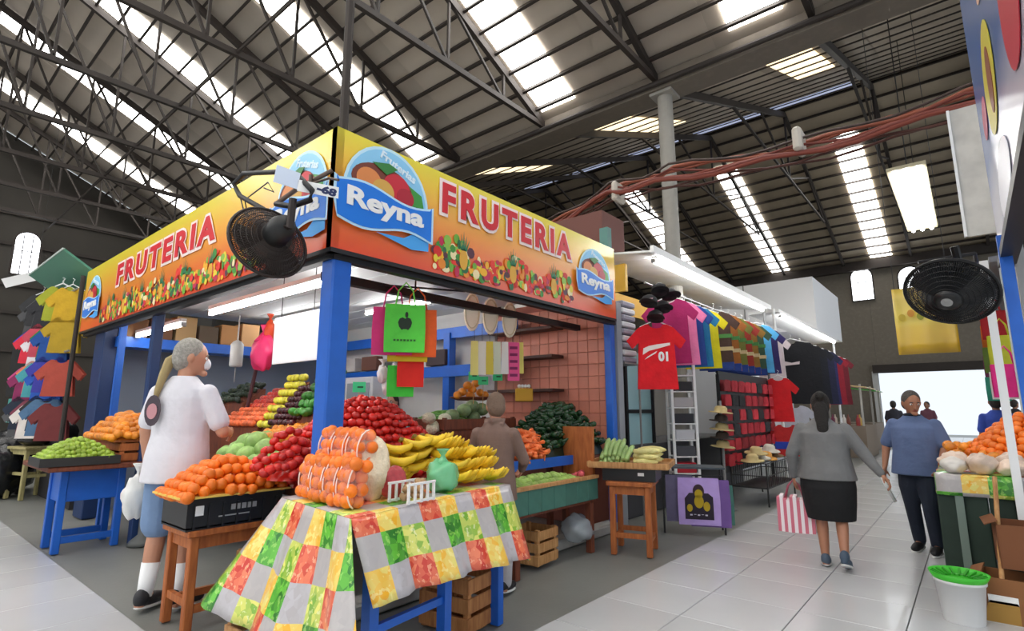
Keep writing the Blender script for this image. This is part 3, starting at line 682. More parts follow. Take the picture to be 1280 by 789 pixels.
pink = sphere_mesh('pink_fruit', M('pink_skin', srgb(205, 84, 92), .4, var=.2), (.034, .034, .034))
for o in [x for x in C.objects if x.name.startswith('radish')]: o.data = pink; o.name = 'pink_fruit'

# ---- stools
def stool(label, loc, rz, Wd, Dd, Hh, m, cat='stool', splay=0, apron=.08, low=.14, group=None):
    t = thing('wooden_stool', label, cat, loc, rz, group)
    MB().box((0, 0, Hh-.02), (Wd+.05, Dd+.05, .04), ch=.006).build('top', m, t)
    for sx in (-1, 1):
        MB().box((sx*(Wd/2-.03), 0, Hh-.04-apron/2), (.025, Dd-.08, apron)).build('apron', m, t)
        MB().box((0, sx*(Dd/2-.03), Hh-.04-apron/2), (Wd-.08, .025, apron)).build('apron', m, t)
        MB().box((sx*(Wd/2-.03), 0, low), (.03, Dd-.08, .045)).build('stretcher', m, t)
        MB().box((0, sx*(Dd/2-.03), low+.04), (Wd-.08, .03, .045)).build('stretcher', m, t)
        for sy in (-1, 1): MB().box((sx*(Wd/2-.03), sy*(Dd/2-.03), (Hh-.04)/2), (.055, .055, Hh-.04), ch=.006).build('leg', m, t)
    return t
stool('brown wooden stool under the black crate of oranges', (-4.07, 1.78, .0), 0, .4, .62, .62, woodO)
stool('reddish wooden stool holding the corn tray beside the green bench', (-2.7, 5.12, 0), R(18), .4, .42, .68, woodO)
# corn tray on the stool
t = thing('display_tray', 'black crate with a wooden rim holding corn and zucchini', 'tray', (-2.74, 5.2, .68), R(18))
MB().box((0, 0, .06), (.52, .46, .12)).build('crate_box', K('1c1c1e', .4), t)
MB().box((.0, .0, .14), (.78, .6, .03)).build('board', woodL, t)
for s in (-1, 1): MB().box((0, s*.3, .16), (.78, .02, .05)).build('rim', woodL, t); MB().box((s*.39, 0, .16), (.02, .6, .05)).build('rim', woodL, t)
MB().box((.12, -.233, .07), (.06, .005, .03)).build('paper_label', WHITE, t)
for k in range(16):
    i, j = k % 6, k//6
    tag(inst('zucchini', zuke, Matrix.Rotation(R(18), 3, 'Z') @ Vector((-.31+i*.052+j*.02, .03+.02*j, .2+.05*j))+Vector((-2.74, 5.2, .68)), (0, R(-22)-rnd.uniform(0, .25), R(108)+rnd.uniform(-.15, .15)), scale=.95), 'pale green zucchini laid on the wooden-rimmed tray', 'zucchini', 'zucchini on the tray')
for k in range(18):
    i, j = k % 6, k//6
    tag(inst('corn_ear', corn, Matrix.Rotation(R(18), 3, 'Z') @ Vector((.16+.02*j+rnd.uniform(-.03, .03), -.22+i*.08, .19+.05*j))+Vector((-2.74, 5.2, .68)), (0, 0, R(18)+rnd.uniform(-.25, .25)), scale=1.0), 'pale yellow corn ear laid on the wooden-rimmed tray', 'corn', 'corn on the tray')

# ================================================================== CLOTH-COVERED TABLE
def patch_mat():
    m = M('patchwork_oilcloth', (1, 1, 1), .3, coat=.3); nt = m.node_tree; b = nt.nodes['Principled BSDF']; N_ = nt.nodes.new; Lk = nt.links.new
    uv = N_('ShaderNodeUVMap'); sc = N_('ShaderNodeVectorMath'); sc.operation = 'SCALE'; sc.inputs[3].default_value = 1/.155
    Lk(uv.outputs[0], sc.inputs[0]); fl = N_('ShaderNodeVectorMath'); fl.operation = 'FLOOR'; Lk(sc.outputs[0], fl.inputs[0])
    # cell kind runs along diagonals of the patchwork
    sp = N_('ShaderNodeSeparateXYZ'); Lk(fl.outputs[0], sp.inputs[0])
    a = N_('ShaderNodeMath'); a.operation = 'MULTIPLY_ADD'; a.inputs[1].default_value = 2; Lk(sp.outputs[1], a.inputs[0]); Lk(sp.outputs[0], a.inputs[2])
    md = N_('ShaderNodeMath'); md.operation = 'FLOORED_MODULO'; md.inputs[1].default_value = 6; Lk(a.outputs[0], md.inputs[0])
    dv = N_('ShaderNodeMath'); dv.operation = 'MULTIPLY_ADD'; dv.inputs[1].default_value = 1/6; dv.inputs[2].default_value = 1/12; Lk(md.outputs[0], dv.inputs[0])
    def ramp(cols):
        r = N_('ShaderNodeValToRGB'); r.color_ramp.interpolation = 'CONSTANT'
        while len(r.color_ramp.elements) < 6: r.color_ramp.elements.new(.5)
        for i, (e, c) in enumerate(zip(r.color_ramp.elements, cols)): e.position = i/6; e.color = (*srgb(*c), 1)
        Lk(dv.outputs[0], r.inputs[0]); return r
    r1 = ramp([(178, 172, 172), (244, 178, 36), (110, 200, 60), (190, 186, 190), (236, 232, 120), (206, 44, 30)])
    r2 = ramp([(186, 180, 178), (236, 220, 120), (24, 110, 30), (178, 172, 174), (120, 176, 50), (240, 130, 90)])
    vo = N_('ShaderNodeTexVoronoi'); vo.inputs['Scale'].default_value = 26; Lk(uv.outputs[0], vo.inputs['Vector'])
    st_ = N_('ShaderNodeSeparateColor'); Lk(vo.outputs['Color'], st_.inputs[0])
    no = N_('ShaderNodeTexNoise'); no.inputs['Scale'].default_value = 30; Lk(uv.outputs[0], no.inputs['Vector'])
    mx0 = N_('ShaderNodeMath'); mx0.operation = 'MULTIPLY'; Lk(st_.outputs[0], mx0.inputs[0]); mx0.inputs[1].default_value = 1.0; mx0.use_clamp = True
    mx = N_('ShaderNodeMix'); mx.data_type = 'RGBA'; Lk(mx0.outputs[0], mx.inputs[0]); Lk(r1.outputs[0], mx.inputs[6]); Lk(r2.outputs[0], mx.inputs[7])
    # light flecks on the printed produce
    wv = N_('ShaderNodeMath'); wv.operation = 'GREATER_THAN'; wv.inputs[1].default_value = .6; Lk(no.outputs['Fac'], wv.inputs[0])
    w2 = N_('ShaderNodeMath'); w2.operation = 'MULTIPLY'; w2.inputs[1].default_value = .55; Lk(wv.outputs[0], w2.inputs[0])
    mx2 = N_('ShaderNodeMix'); mx2.data_type = 'RGBA'; Lk(w2.outputs[0], mx2.inputs[0]); Lk(mx.outputs[2], mx2.inputs[6])
    r3 = ramp([(180, 175, 174), (250, 235, 160), (170, 220, 110), (186, 182, 184), (240, 240, 190), (250, 190, 150)]); Lk(r3.outputs[0], mx2.inputs[7])
    Lk(mx2.outputs[2], b.inputs['Base Color']); return m
TZ = .87
A_ = Vector((-2.29, 1.56, TZ)); B_ = Vector((-2.46, 2.92, TZ)); D_ = Vector((-3.13, 1.66, TZ)); E_ = Vector((-3.16, 2.98, TZ))
t = thing('table', 'blue-legged table hidden under the fruit-patterned cloth', 'table', (-2.76, 2.28, 0), R(7))
MB().box((.03, 0.02, TZ-.04), (.6, 1.2, .04)).build('top', BLUE, t)
for sx in (-.3, .3):
    for sy in (-.55, .02, .56):
        if sx < 0 and sy == .02: continue
        MB().box((sx, sy, (TZ-.05)/2), (.06, .06, TZ-.05)).build('leg', BLUE, t)
MB().box((.3, -.27, .3), (.03, .55, .04)).build('stretcher', BLUE, t)
b = MB()
lerp = lambda p, q, s: p+(q-p)*s
def topf(i, j): return lerp(lerp(D_, A_, i), lerp(E_, B_, i), j)+Vector((0, 0, .004))
b.grid(topf, 8, 12, lambda i, j: (i*.84, j*1.37))
def right(i, j):     # hang on the aisle side
    p = lerp(A_, B_, i); low = lerp(Vector((-2.18, 1.62, .49)), Vector((-2.3, 2.95, .42)), i)
    q = lerp(p, low, j); w = .022*j*math.sin(i*19)+.012*j*math.sin(i*41+1); return q+Vector((w, 0, .004-.02*j*math.sin(i*PI)*-1))
b.grid(right, 30, 10, lambda i, j: (.84+j*.4, i*1.37))
def left(i, j):      # hang towards the camera side, flaring to a point at the left
    p = lerp(D_, A_, i); low = lerp(Vector((-3.36, 1.38, .34)), Vector((-2.02, 1.44, .36)), i)+Vector((0, 0, -.1*math.sin(i*PI)))
    q = lerp(p, low, j); w = .035*j*math.sin(i*15+.5)+.012*j*math.sin(i*37); return q+Vector((0, -w, .004))
b.grid(left, 30, 12, lambda i, j: (-.1+i*1.04+(i-.5)*j*.4, -j*.58))
def back(i, j):
    p = lerp(E_, B_, i); low = p+Vector((.05*i, .04, -.42)); return lerp(p, low, j)+Vector((0, .02*j*math.sin(i*12), .004))
b.grid(back, 12, 8, lambda i, j: (i*.84, 1.37+j*.42))
def endcorner(i, j):
    a = right(1, j); c = back(1, j); return lerp(a, c, i)+Vector((.03*math.sin(i*PI)*j, 0, -.03*math.sin(i*PI)*j))
b.grid(endcorner, 4, 8, lambda i, j: (.84+j*.4*(1-i), 1.37+j*.4*i))
o = b.build('tablecloth', patch_mat(), None, True); tag(o, 'patchwork fruit-print oilcloth draped over the blue-legged table', 'tablecloth')
md = o.modifiers.new('thick', 'SOLIDIFY'); md.thickness = .004; md.offset = 1
# ---- bagged fruit on the cloth
FILM = M('plastic_film', srgb(255, 235, 225), .15, alpha=.13, coat=.3); NETM = M('net_strip', srgb(252, 226, 214), .4)
TOPZ = TZ+.012
def fruit_bag(loc, w, d, h, rz, lean, label, mesh=orange, strips=2):
    t = thing('fruit_bag', label, 'bag', loc, rz, 'bags of oranges on the cloth'); t.rotation_euler = (lean, 0, rz)
    b = MB(); b.ball((0, 0, h/2), (w/2, d/2, h/2), 16, 10, fn=lambda v: 1/max(.55, (abs(v.x)**4+abs(v.y)**4+abs(v.z)**4)**.25)*.98)
    b.build('film', FILM, t, True)
    for k in range(strips):
        x = -w/2*.85+w*.85*k/(strips-1); b = MB()
        b.tube([(x*1.0, -d/2*math.cos(a)*1.02*math.sqrt(max(.05, 1-(x/w*1.6)**4)), h/2+h/2*math.sin(a)*.98) for a in [R(-80+20*i) for i in range(9)]], .0045, 5); b.build('net_strip', NETM, t, True)
    M_ = Matrix.Translation(loc) @ Euler((lean, 0, rz)).to_matrix().to_4x4(); k = 0
    nx = max(2, int(w/.066)); nz = max(2, int(h/.056)); ny = max(2, int(d/.07))
    for i in range(nx):
        for j in range(nz):
            for l in range(ny):
                p = M_ @ Vector((-w/2+w*(i+.5+(.25 if j % 2 else -.2)+rnd.uniform(-.15, .15))/nx*.9+.05*w, -d/2+d*(l+.5)/ny, h*(j+.55+rnd.uniform(-.12, .12))/nz))
                tag(inst('orange', mesh, p, (rnd.random()*6, rnd.random()*6, 0), scale=.9), 'orange packed in a clear net bag on the patterned cloth', 'orange', 'bagged oranges'); k += 1
for k in range(4): fruit_bag(Vector((-2.93+k*.145, 1.72-k*.012, TOPZ)), .14, .13, .24, R(-5), R(-8), 'clear net bag of oranges in the lower row on the patterned cloth')
for k in range(3): fruit_bag(Vector((-2.98+k*.16, 1.86-k*.012, TOPZ+.05+.14)), .15, .13, .2, R(-5), R(-12), 'clear net bag of oranges leaning in the upper row on the cloth')
# cream sack
def sack(name, label, cat, loc, r, m, seed, knot=None, rz=0):
    q = random.Random(seed); ph = [q.uniform(0, 6) for _ in range(6)]
    t = thing(name, label, cat, loc, rz); b = MB()
    b.ball((0, 0, r[2]*.92), r, 24, 16, fn=lambda v: (1+.12*math.sin(5*v.x+ph[0])*math.sin(4*v.z+ph[1])+.06*math.sin(11*v.y+ph[2]+5*v.z))*(1-.0*v.z)); b.build('body', m, t, True)
    if knot: b = MB(); b.lathe([(r[0]*.5, 0), (r[0]*.22, r[2]*.35), (.012, r[2]*.55), (.03, r[2]*.8), (.045, r[2]*.95)], 12, (0, 0, r[2]*1.6)); b.build('tied_neck', m, t, True)
    return t
CREAM = M('cream_bag', srgb(236, 220, 190), .4, var=.14, scale=24, bump=.5, bscale=40)
sack('produce_sack', 'cream bag of peeled garlic beside the bagged oranges', 'bag', (-2.68, 1.93, TOPZ), (.11, .12, .18), CREAM, 2)
sack('produce_sack', 'small cream bag leaning behind the netted oranges', 'bag', (-2.9, 2.08, TOPZ), (.09, .1, .17), CREAM, 3)
GBAG = M('green_bag', srgb(120, 205, 150), .25, trans=.0, alpha=.82, coat=.4)
sack('plastic_bag', 'tied green plastic bag standing among the bananas', 'bag', tuple(PX(553, 605, -2.56)[:2])+(TOPZ,), (.1, .1, .1), GBAG, 5, knot=True)
REDN = M('onion_net', srgb(170, 60, 66), .5, var=.3, scale=30)
sack('onion_bag', 'red net bag of onions between the cream bag and the basket', 'bag', tuple(PX(490, 600, -2.62)[:2])+(TOPZ,), (.075, .09, .09), REDN, 9)
BK = tuple(PX(515, 612, -2.42)[:2])+(TOPZ,)
t = thing('wire_basket', 'small white basket of nuts beside the green plastic bag', 'basket', BK, R(7))
for k in range(5): MB().box((-.07, -.1+k*.05, .05), (.012, .012, .1)).build('wire', WHITE, t); MB().box((.07, -.1+k*.05, .05), (.012, .012, .1)).build('wire', WHITE, t)
for z in (.01, .1): MB().box((.07, 0, z), (.012, .22, .012)).build('rim', WHITE, t); MB().box((-.07, 0, z), (.012, .22, .012)).build('rim', WHITE, t)
for k in range(14): tag(inst('walnut', potato, (BK[0]+rnd.uniform(-.045, .045), BK[1]+rnd.uniform(-.08, .08), TOPZ+.03+.035*(k//6)), (k, k, k), scale=.5), 'brown nut in the small white basket', 'nut', 'nuts in the basket')
# bananas
BAN = M('banana_peel', srgb(236, 196, 44), .45, var=.2, scale=9)
bme = MB().tube([(-.085, 0, .045), (-.075, 0, .034), (-.05, 0, .012), (0, 0, 0), (.05, 0, .012), (.078, 0, .036), (.088, 0, .05)], [.006, .012, .022, .026, .021, .011, .005], 8).mesh('banana', BAN, True)
def bunch(loc, rz, tilt, n, label, group):
    t = thing('banana_bunch', label, 'bananas', loc, rz, group); t.rotation_euler = (tilt, 0, rz)
    for k in range(n):
        a = (k-(n-1)/2)*.3
        inst('banana', bme, (-.0+.012*abs(a), .036*(k-(n-1)/2), .02*math.cos(a*1.5)), (a*.5, 0, a*.35), t, scale=rnd.uniform(.95, 1.15))
    MB().tube([(-.1, -.03, .06), (-.1, 0, .068), (-.1, .03, .06)], .012, 6).build('crown', K('7a6a2a'), t)
    return t
for k in range(16):
    i, j = k % 6, k//6
    bunch(Vector((-2.93+rnd.uniform(-.04, .04)+j*.03, 2.3+i*.115, TOPZ+.06+j*.075+.05*math.sin(i/5*PI))), R(50)+rnd.uniform(-.6, .6), R(-15), 5, 'bunch of yellow bananas in the pile behind the green bag', 'bananas behind the green bag')
for k in range(14):
    i, j = k % 4, k//4
    bunch(Vector((-2.66+rnd.uniform(-.03, .03)-j*.05, 2.63+i*.1-(j > 1)*.02, TOPZ+.03+j*.07)), R(20)+rnd.uniform(-.5, .5), R(-10), 5, 'bunch of yellow bananas at the cloth end beside the brown jacket', 'bananas beside the brown jacket')
wood_crate((-2.74, 2.74, 0), R(8), .4, .36, .34, 'slatted wooden crate under the aisle end of the patterned cloth', m=wood('crate_wood', srgb(150, 92, 48), srgb(190, 132, 78)))
wood_crate((-3.0, 1.62, 0), R(5), .5, .32, .24, 'pale wooden crate under the hanging corner of the cloth')
wood_crate((-3.2, 4.12, .03), R(4), .34, .34, .3, 'slatted wooden crate under the green-fronted bench')
sack('plastic_bag', 'clear grey plastic bag on the kerb beside the stool', 'bag', (-3.12, 4.75, .1), (.15, .17, .13), M('grey_bag', srgb(190, 200, 205), .2, alpha=.55), 12)
wood_crate((-4.3, 2.25, 0), 0, .5, .36, .3, 'wooden crate in the shade behind the brown stool')

# ================================================================== PEOPLE
def remesh(b, name, mat, parent, voxel=.008, sm=6):
    me = b.mesh('tmp', mat, True); o = bpy.data.objects.new('tmp', me); C.objects.link(o)
    r = o.modifiers.new('r', 'REMESH'); r.mode = 'VOXEL'; r.voxel_size = voxel; r.use_smooth_shade = True
    s = o.modifiers.new('s', 'SMOOTH'); s.iterations = sm; s.factor = .5
    dg = bpy.context.evaluated_depsgraph_get(); dg.update()
    m2 = bpy.data.meshes.new_from_object(o.evaluated_get(dg)); m2.name = name
    bpy.data.objects.remove(o)
    m2.materials.clear(); m2.materials.append(mat)
    m2.polygons.foreach_set('use_smooth', [True]*len(m2.polygons)); m2.polygons.foreach_set('material_index', [0]*len(m2.polygons))
    ob = bpy.data.objects.new(name, m2); C.objects.link(ob); ob.parent = parent; return ob
def limb(b, pts, rs, n=12):
    pts = [Vector(p) for p in pts]
    for i in range(len(pts)-1): b.tube([pts[i], pts[i+1]], [rs[i], rs[i+1]], n)
    for p, r in zip(pts, rs): b.ball(p, r, n, 8)
def loft(b, rings, n=24):
    vs = [Vector((cx+rx*math.cos(2*PI*k/n), cy+ry*math.sin(2*PI*k/n), cz)) for (cx, cy, cz, rx, ry) in rings for k in range(n)]
    m = len(rings); fs = [(i*n+k, i*n+(k+1) % n, (i+1)*n+(k+1) % n, (i+1)*n+k) for i in range(m-1) for k in range(n)]
    fs += [tuple(range(n-1, -1, -1)), tuple((m-1)*n+k for k in range(n))]; b.add(vs, fs)
def hand(b, wr, el, side, pn, curl=.5):
    d = (wr-el).normalized(); pn = (pn-d*pn.dot(d)).normalized(); s = d.cross(pn)*side   # s points to thumb side
    rot = Matrix((s, pn, d)).transposed()
    b.ball(wr+d*.05, (.04, .017, .055), 12, 8, rot)
    for k, (off, L) in enumerate(((.028, .07), (.009, .078), (-.010, .072), (-.028, .057))):
        p = wr+d*.09+s*off; a = curl*.7; q = p+(d*math.cos(a)+pn*math.sin(a))*L*.45; a2 = curl*1.9
        r = q+(d*math.cos(a2)+pn*math.sin(a2))*L*.32; a3 = curl*2.8; e = r+(d*math.cos(a3)+pn*math.sin(a3))*L*.26
        limb(b, [p, q, r, e], [.0095, .009, .0085, .0075], 8)
    p = wr+d*.03+s*.034; q = p+(d*.6+s*.7+pn*.25).normalized()*.036; e = q+(d*.95+pn*.35*(1+curl)).normalized()*.032
    limb(b, [p, q, e], [.012, .011, .009], 8)
BASE = dict(shL=(-.17, 0, 1.355), shR=(.17, 0, 1.355), elL=(-.225, -.02, 1.11), elR=(.225, -.02, 1.11), wrL=(-.24, .06, .87), wrR=(.24, .06, .87),
            hipL=(-.085, 0, .89), hipR=(.085, 0, .89), knL=(-.095, .02, .49), knR=(.095, .02, .49), anL=(-.10, -.02, .085), anR=(.10, -.02, .085), toeL=(-.12, .14, .03), toeR=(.12, .14, .03))
def person(label, loc, yaw, S, skin, hair, pose=None, w=1.0, head=(0, 0), top=None, bottom=None, shoes='222222', socks=None, hairstyle='short', vox=.008, curl=.5, cap=None, seated=False, pnL=None, pnR=None):
    """top=(kind,colour,sleeve 0..1); bottom=(kind,colour)"""
    J = {k: Vector(v) for k, v in BASE.items()}
    for k, v in (pose or {}).items(): J[k] = Vector(v)
    J['shL'].x *= w**.5; J['shR'].x *= w**.5
    t = thing('person', label, 'person', loc, yaw); t.scale = (S, S, S)
    sk = M('skin_'+skin, srgb(*[int(skin[i:i+2], 16) for i in (0, 2, 4)]), .5, var=.05)
    b = MB()
    loft(b, [(0, 0, .84, .12*w, .09*w), (0, 0, .92, .15*w, .105*w), (0, .005, 1.05, .135*w, .095*w), (0, .01, 1.2, .145*w, .10*w), (0, 0, 1.33, .15*w, .09*w), (0, -.005, 1.39, .12, .07), (0, -.005, 1.45, .06, .055)])
    limb(b, [(0, -.005, 1.40), (0, .01, 1.52)], [.055, .05])
    hx, hp = head; HM = Matrix.Translation((0, .02, 1.50)) @ Matrix.Rotation(hx, 4, 'Z') @ Matrix.Rotation(hp, 4, 'X') @ Matrix.Scale(1.1, 4)
    def HB(bb, c, r, **k): bb.ball(HM @ Vector(c), r, k.get('n', 16), k.get('m', 12), HM.to_3x3(), fn=k.get('fn'))
    HB(b, (0, .0, .095), (.073, .092, .105)); HB(b, (0, .03, .045), (.052, .06, .062)); HB(b, (0, .085, .005), (.03, .025, .02))
    HB(b, (0, .092, .075), (.012, .02, .03)); HB(b, (0, .105, .062), (.016, .014, .011))
    for s in (-1, 1): HB(b, (s*.074, -.005, .085), (.012, .02, .03))
    for s, c in ((-1, 'L'), (1, 'R')):
        limb(b, [J['sh'+c], J['el'+c], J['wr'+c]], [.052*w**.5, .04*w**.5, .026]); b.ball(J['el'+c].lerp(J['wr'+c], .3), .041, 10, 8)
        pn = (pnL if c == 'L' else pnR); hand(b, J['wr'+c], J['el'+c], s*-1, Vector(pn) if pn else Vector((-s, .2, 0)), curl)
        limb(b, [J['hip'+c], J['hip'+c].lerp(J['kn'+c], .45), J['kn'+c], J['kn'+c].lerp(J['an'+c], .3), J['an'+c]], [.09*w, .078*w, .054, .056, .036])
        limb(b, [J['an'+c], J['toe'+c]], [.036, .026]); b.ball(J['an'+c]+Vector((0, -.03, -.035)), .035, 10, 8)
    remesh(b, 'body', sk, t, vox, 5)
    # face
    for s in (-1, 1):
        e = MB(); HB(e, (s*.03, .079, .098), (.013, .01, .009), n=10, m=8); e.build('eye', WHITE, t, True)
        e = MB(); HB(e, (s*.03, .0865, .098), (.006, .004, .006), n=10, m=8); e.build('pupil', K('1a120c', .3), t, True)
        e = MB(); HB(e, (s*.03, .085, .118), (.018, .008, .004), n=10, m=8); e.build('eyebrow', K(hair, .8), t, True)
    e = MB(); HB(e, (0, .094, .035), (.022, .007, .006), n=10, m=8); e.build('lips', K('8a4038', .6), t, True)
    # hair
    hm = M('hair_'+hair, srgb(*[int(hair[i:i+2], 16) for i in (0, 2, 4)]), .7, var=.3, scale=60, bump=.6, bscale=120)
    b = MB(); HB(b, (0, -.018, .118), (.081, .09, .098)); HB(b, (0, -.04, .07), (.076, .07, .075))
    if hairstyle == 'bun': HB(b, (0, -.11, .17), (.045, .045, .045)); HB(b, (0, -.1, .0), (.062, .045, .13)); HB(b, (0, -.115, -.1), (.05, .035, .11))
    if hairstyle == 'ponytail': HB(b, (0, -.115, .03), (.03, .03, .1)); HB(b, (0, -.13, -.1), (.028, .025, .09))
    remesh(b, 'hair', hm, t, .009, 3)
    if cap:
        b = MB(); HB(b, (0, -.005, .135), (.086, .1, .085)); HB(b, (0, .11, .14), (.065, .07, .008)); b.build('cap', K(cap, .7), t, True)
    # clothing
    if top:
        kind, col, sl = top; m = M('cloth_'+col, srgb(*[int(col[i:i+2], 16) for i in (0, 2, 4)]), .85, var=.1, scale=10, bump=.25, bscale=18)
        hem = {'tee': .78, 'long': .86, 'polo': .82, 'jacket': .78}[kind]; b = MB()
        loft(b, [(0, 0, hem, .205*w, .155*w), (0, 0, .95, .19*w, .15*w), (0, .01, 1.08, .172*w, .135*w), (0, .01, 1.22, .172*w, .13*w), (0, 0, 1.32, .175*w, .118*w), (0, -.005, 1.38, .165*w**.5, .10), (0, -.005, 1.43, .115, .082), (0, -.005, 1.47, .075, .07)])
        for s, c in ((-1, 'L'), (1, 'R')):
            sh, el, wr = J['sh'+c], J['el'+c], J['wr'+c]; r0, r1, r2 = .06*w**.5, .054*w**.5, .04
            if sl <= .6: e_ = sh.lerp(el, sl/.6); limb(b, [sh, e_], [r0, .064*w**.5])
            elif sl >= 1: limb(b, [sh, el, el.lerp(wr, .93)], [r0, r1, r2])
            else: limb(b, [sh, el, el.lerp(wr, (sl-.6)/.4)], [r0, r1, r2+.005])
        if kind == 'jacket': b.tube([(-.07, -.06, 1.43), (-.085, 0, 1.47), (0, -.085, 1.47), (.085, 0, 1.47), (.07, -.06, 1.43)], .03, 8)
        remesh(b, {'tee': 't_shirt', 'long': 'sweater', 'polo': 'polo_shirt', 'jacket': 'jacket'}[kind], m, t, max(vox, .009), 4)
        if kind == 'polo':
            b = MB(); b.tube([(.07*math.cos(a), .065*math.sin(a), 1.455+.012*math.sin(a+.4)) for a in [R(20*i) for i in range(19)]], .017, 8); b.build('collar', K('20242e', .8), t, True)
    if bottom:
        kind, col = bottom; m = M('cloth_'+col, srgb(*[int(col[i:i+2], 16) for i in (0, 2, 4)]), .85, var=.1, scale=10, bump=.25, bscale=18); b = MB()
        loft(b, [(0, 0, .8, .14*w, .115*w), (0, 0, .9, .165*w, .125*w), (0, 0, 1.0, .155*w, .115*w), (0, 0, 1.04, .145*w, .105*w)])
        if kind == 'skirt':
            k0 = (J['knL']+J['knR'])/2
            loft(b, [(k0.x, k0.y, k0.z-.03, .165*w, .125*w), (k0.x*.6, k0.y*.5, .62, .18*w, .145*w), (0, 0, .78, .19*w, .15*w), (0, 0, .9, .185*w, .14*w), (0, 0, 1.03, .155*w, .115*w)])
        else:
            for c in 'LR':
                hp_, kn, an = J['hip'+c], J['kn'+c], J['an'+c]
                if kind == 'shorts': limb(b, [hp_, hp_.lerp(kn, .5), hp_.lerp(kn, .93)], [.092*w, .098*w, .1*w])
                else: limb(b, [hp_, hp_.lerp(kn, .5), kn, an+Vector((0, 0, .02))], [.09*w, .09*w, .075, .062])
        remesh(b, {'skirt': 'skirt', 'shorts': 'shorts', 'trousers': 'trousers'}[kind], m, t, max(vox, .009), 4)
    for c in 'LR':
        an, toe = J['an'+c], J['toe'+c]; dr = (toe-an); dr.z *= .3; dr.normalize()
        q = Matrix.Identity(3); f_ = dr; u_ = Vector((0, 0, 1)); u_ = (u_-f_*u_.dot(f_)).normalized(); r_ = f_.cross(u_); q = Matrix((r_, f_, u_)).transposed()
        pitch = (toe-an).normalized().z; mid = an.lerp(toe, .42)
        if socks:
            b = MB(); b.tube([an.lerp(J['kn'+c], .48), an.lerp(J['kn'+c], .2), an+Vector((0, 0, .0))], [.054, .048, .043], 14); b.build('sock', K(socks, .8), t, True)
        b = MB(); base = min(an.z, toe.z+.055)-.035
        ctr = Vector((mid.x, mid.y, (an.z+toe.z)/2-.005)); b.ball(ctr, (.048, .135, .042), 14, 10, q); b.ball(an-f_*.02+Vector((0, 0, -.005)), (.045, .055, .06), 12, 8, q); b.ball(toe-f_*.02+Vector((0, 0, .012)), (.046, .06, .034), 12, 8, q)
        sh_ = remesh(b, 'shoe', K(shoes, .6), t, .008, 3)
        b = MB(); b.ball(ctr+Vector((0, 0, -.034)), (.051, .142, .016), 16, 6, q); b.build('sole', K('dcdcda' if shoes != '3a2a22' else '4a3a30', .7), sh_, True)
    return t

# customer in white beside the oranges
p1 = person('tall customer in white tee and denim shorts, seen from behind', (-4.52, 1.57, 0), R(35), 1.105, 'c08a6e', 'a9a59c',
            pose=dict(elR=(.29, .02, 1.10), wrR=(.20, .24, 1.09), elL=(-.24, 0, 1.11), wrL=(-.26, .07, .88), anL=(-.09, -.05, .085), toeL=(-.10, .11, .03), anR=(.12, -.02, .085), toeR=(.15, .13, .03)),
            w=1.06, head=(R(-52), R(-8)), top=('tee', 'd2d0d6', .45), bottom=('shorts', '7089ac'), shoes='26262a', socks='f0f0f0', hairstyle='short')
b = MB(); b.tube([(-.05, -.0, 1.62), (-.085, -.05, 1.57), (-.09, -.09, 1.47), (-.10, -.115, 1.37), (-.11, -.125, 1.27)], [.028, .034, .028, .02, .008], 10); b.build('ponytail', K('b09c6c', .8, .2), p1, True)
b = MB(); b.prism([(0.1*math.cos(a)*.55, .1*math.sin(a)) for a in [2*PI*k/16 for k in range(16)]], .004, (Vector((-.09, -.152, 1.24)), X, Z, -Y)); b.build('shirt_print', K('4a4048', .8), p1)
b = MB(); b.prism([(0.05*math.cos(a)*.7, .05*math.sin(a)) for a in [2*PI*k/16 for k in range(16)]], .004, (Vector((-.09, -.157, 1.235)), X, Z, -Y)); b.build('shirt_print', K('c08a90', .8), p1)
b = MB(); b.ball((.085, .085, 1.555), (.036, .03, .04), 12, 8, (0, 0, R(-52))); b.build('face_mask', K('e6e9ee', .7), p1, True)
sack('shopping_bag', 'crumpled white plastic bag held by the customer in white', 'bag', (-4.8, 1.42, .6), (.07, .09, .15), M('white_bag', srgb(225, 225, 222), .4, var=.08), 21, knot=True)
# child in brown jacket by the bananas
p2 = person('short person in a brown jacket facing the green-fronted bench', (-2.95, 3.32, 0), R(25), .875, 'b98468', '6a5648',
            pose=dict(elL=(-.25, .08, 1.12), wrL=(-.18, .26, 1.02), elR=(.25, .08, 1.12), wrR=(.18, .28, 1.02)), w=1.0, head=(R(25), R(-12)), top=('jacket', '7a6258', 1), bottom=('trousers', 'b4b2b6'), shoes='1c1c20')
# woman walking away
p3 = person('woman in grey sweater and black skirt walking down the aisle', (-1.07, 5.7, 0), R(6), .885, 'b07a5e', '17130f',
            pose=dict(elL=(-.3, -.03, 1.10), wrL=(-.31, .05, .86), elR=(.33, -.02, 1.14), wrR=(.47, -.10, .94), knL=(-.09, .06, .49), anL=(-.08, .03, .085), toeL=(-.09, .19, .03), knR=(.09, .03, .50), anR=(.1, -.14, .16), toeR=(.11, -.02, .04)),
            w=1.32, head=(R(5), R(-4)), top=('long', '737373', 1), bottom=('skirt', '121214'), shoes='4a5a6c', hairstyle='bun')
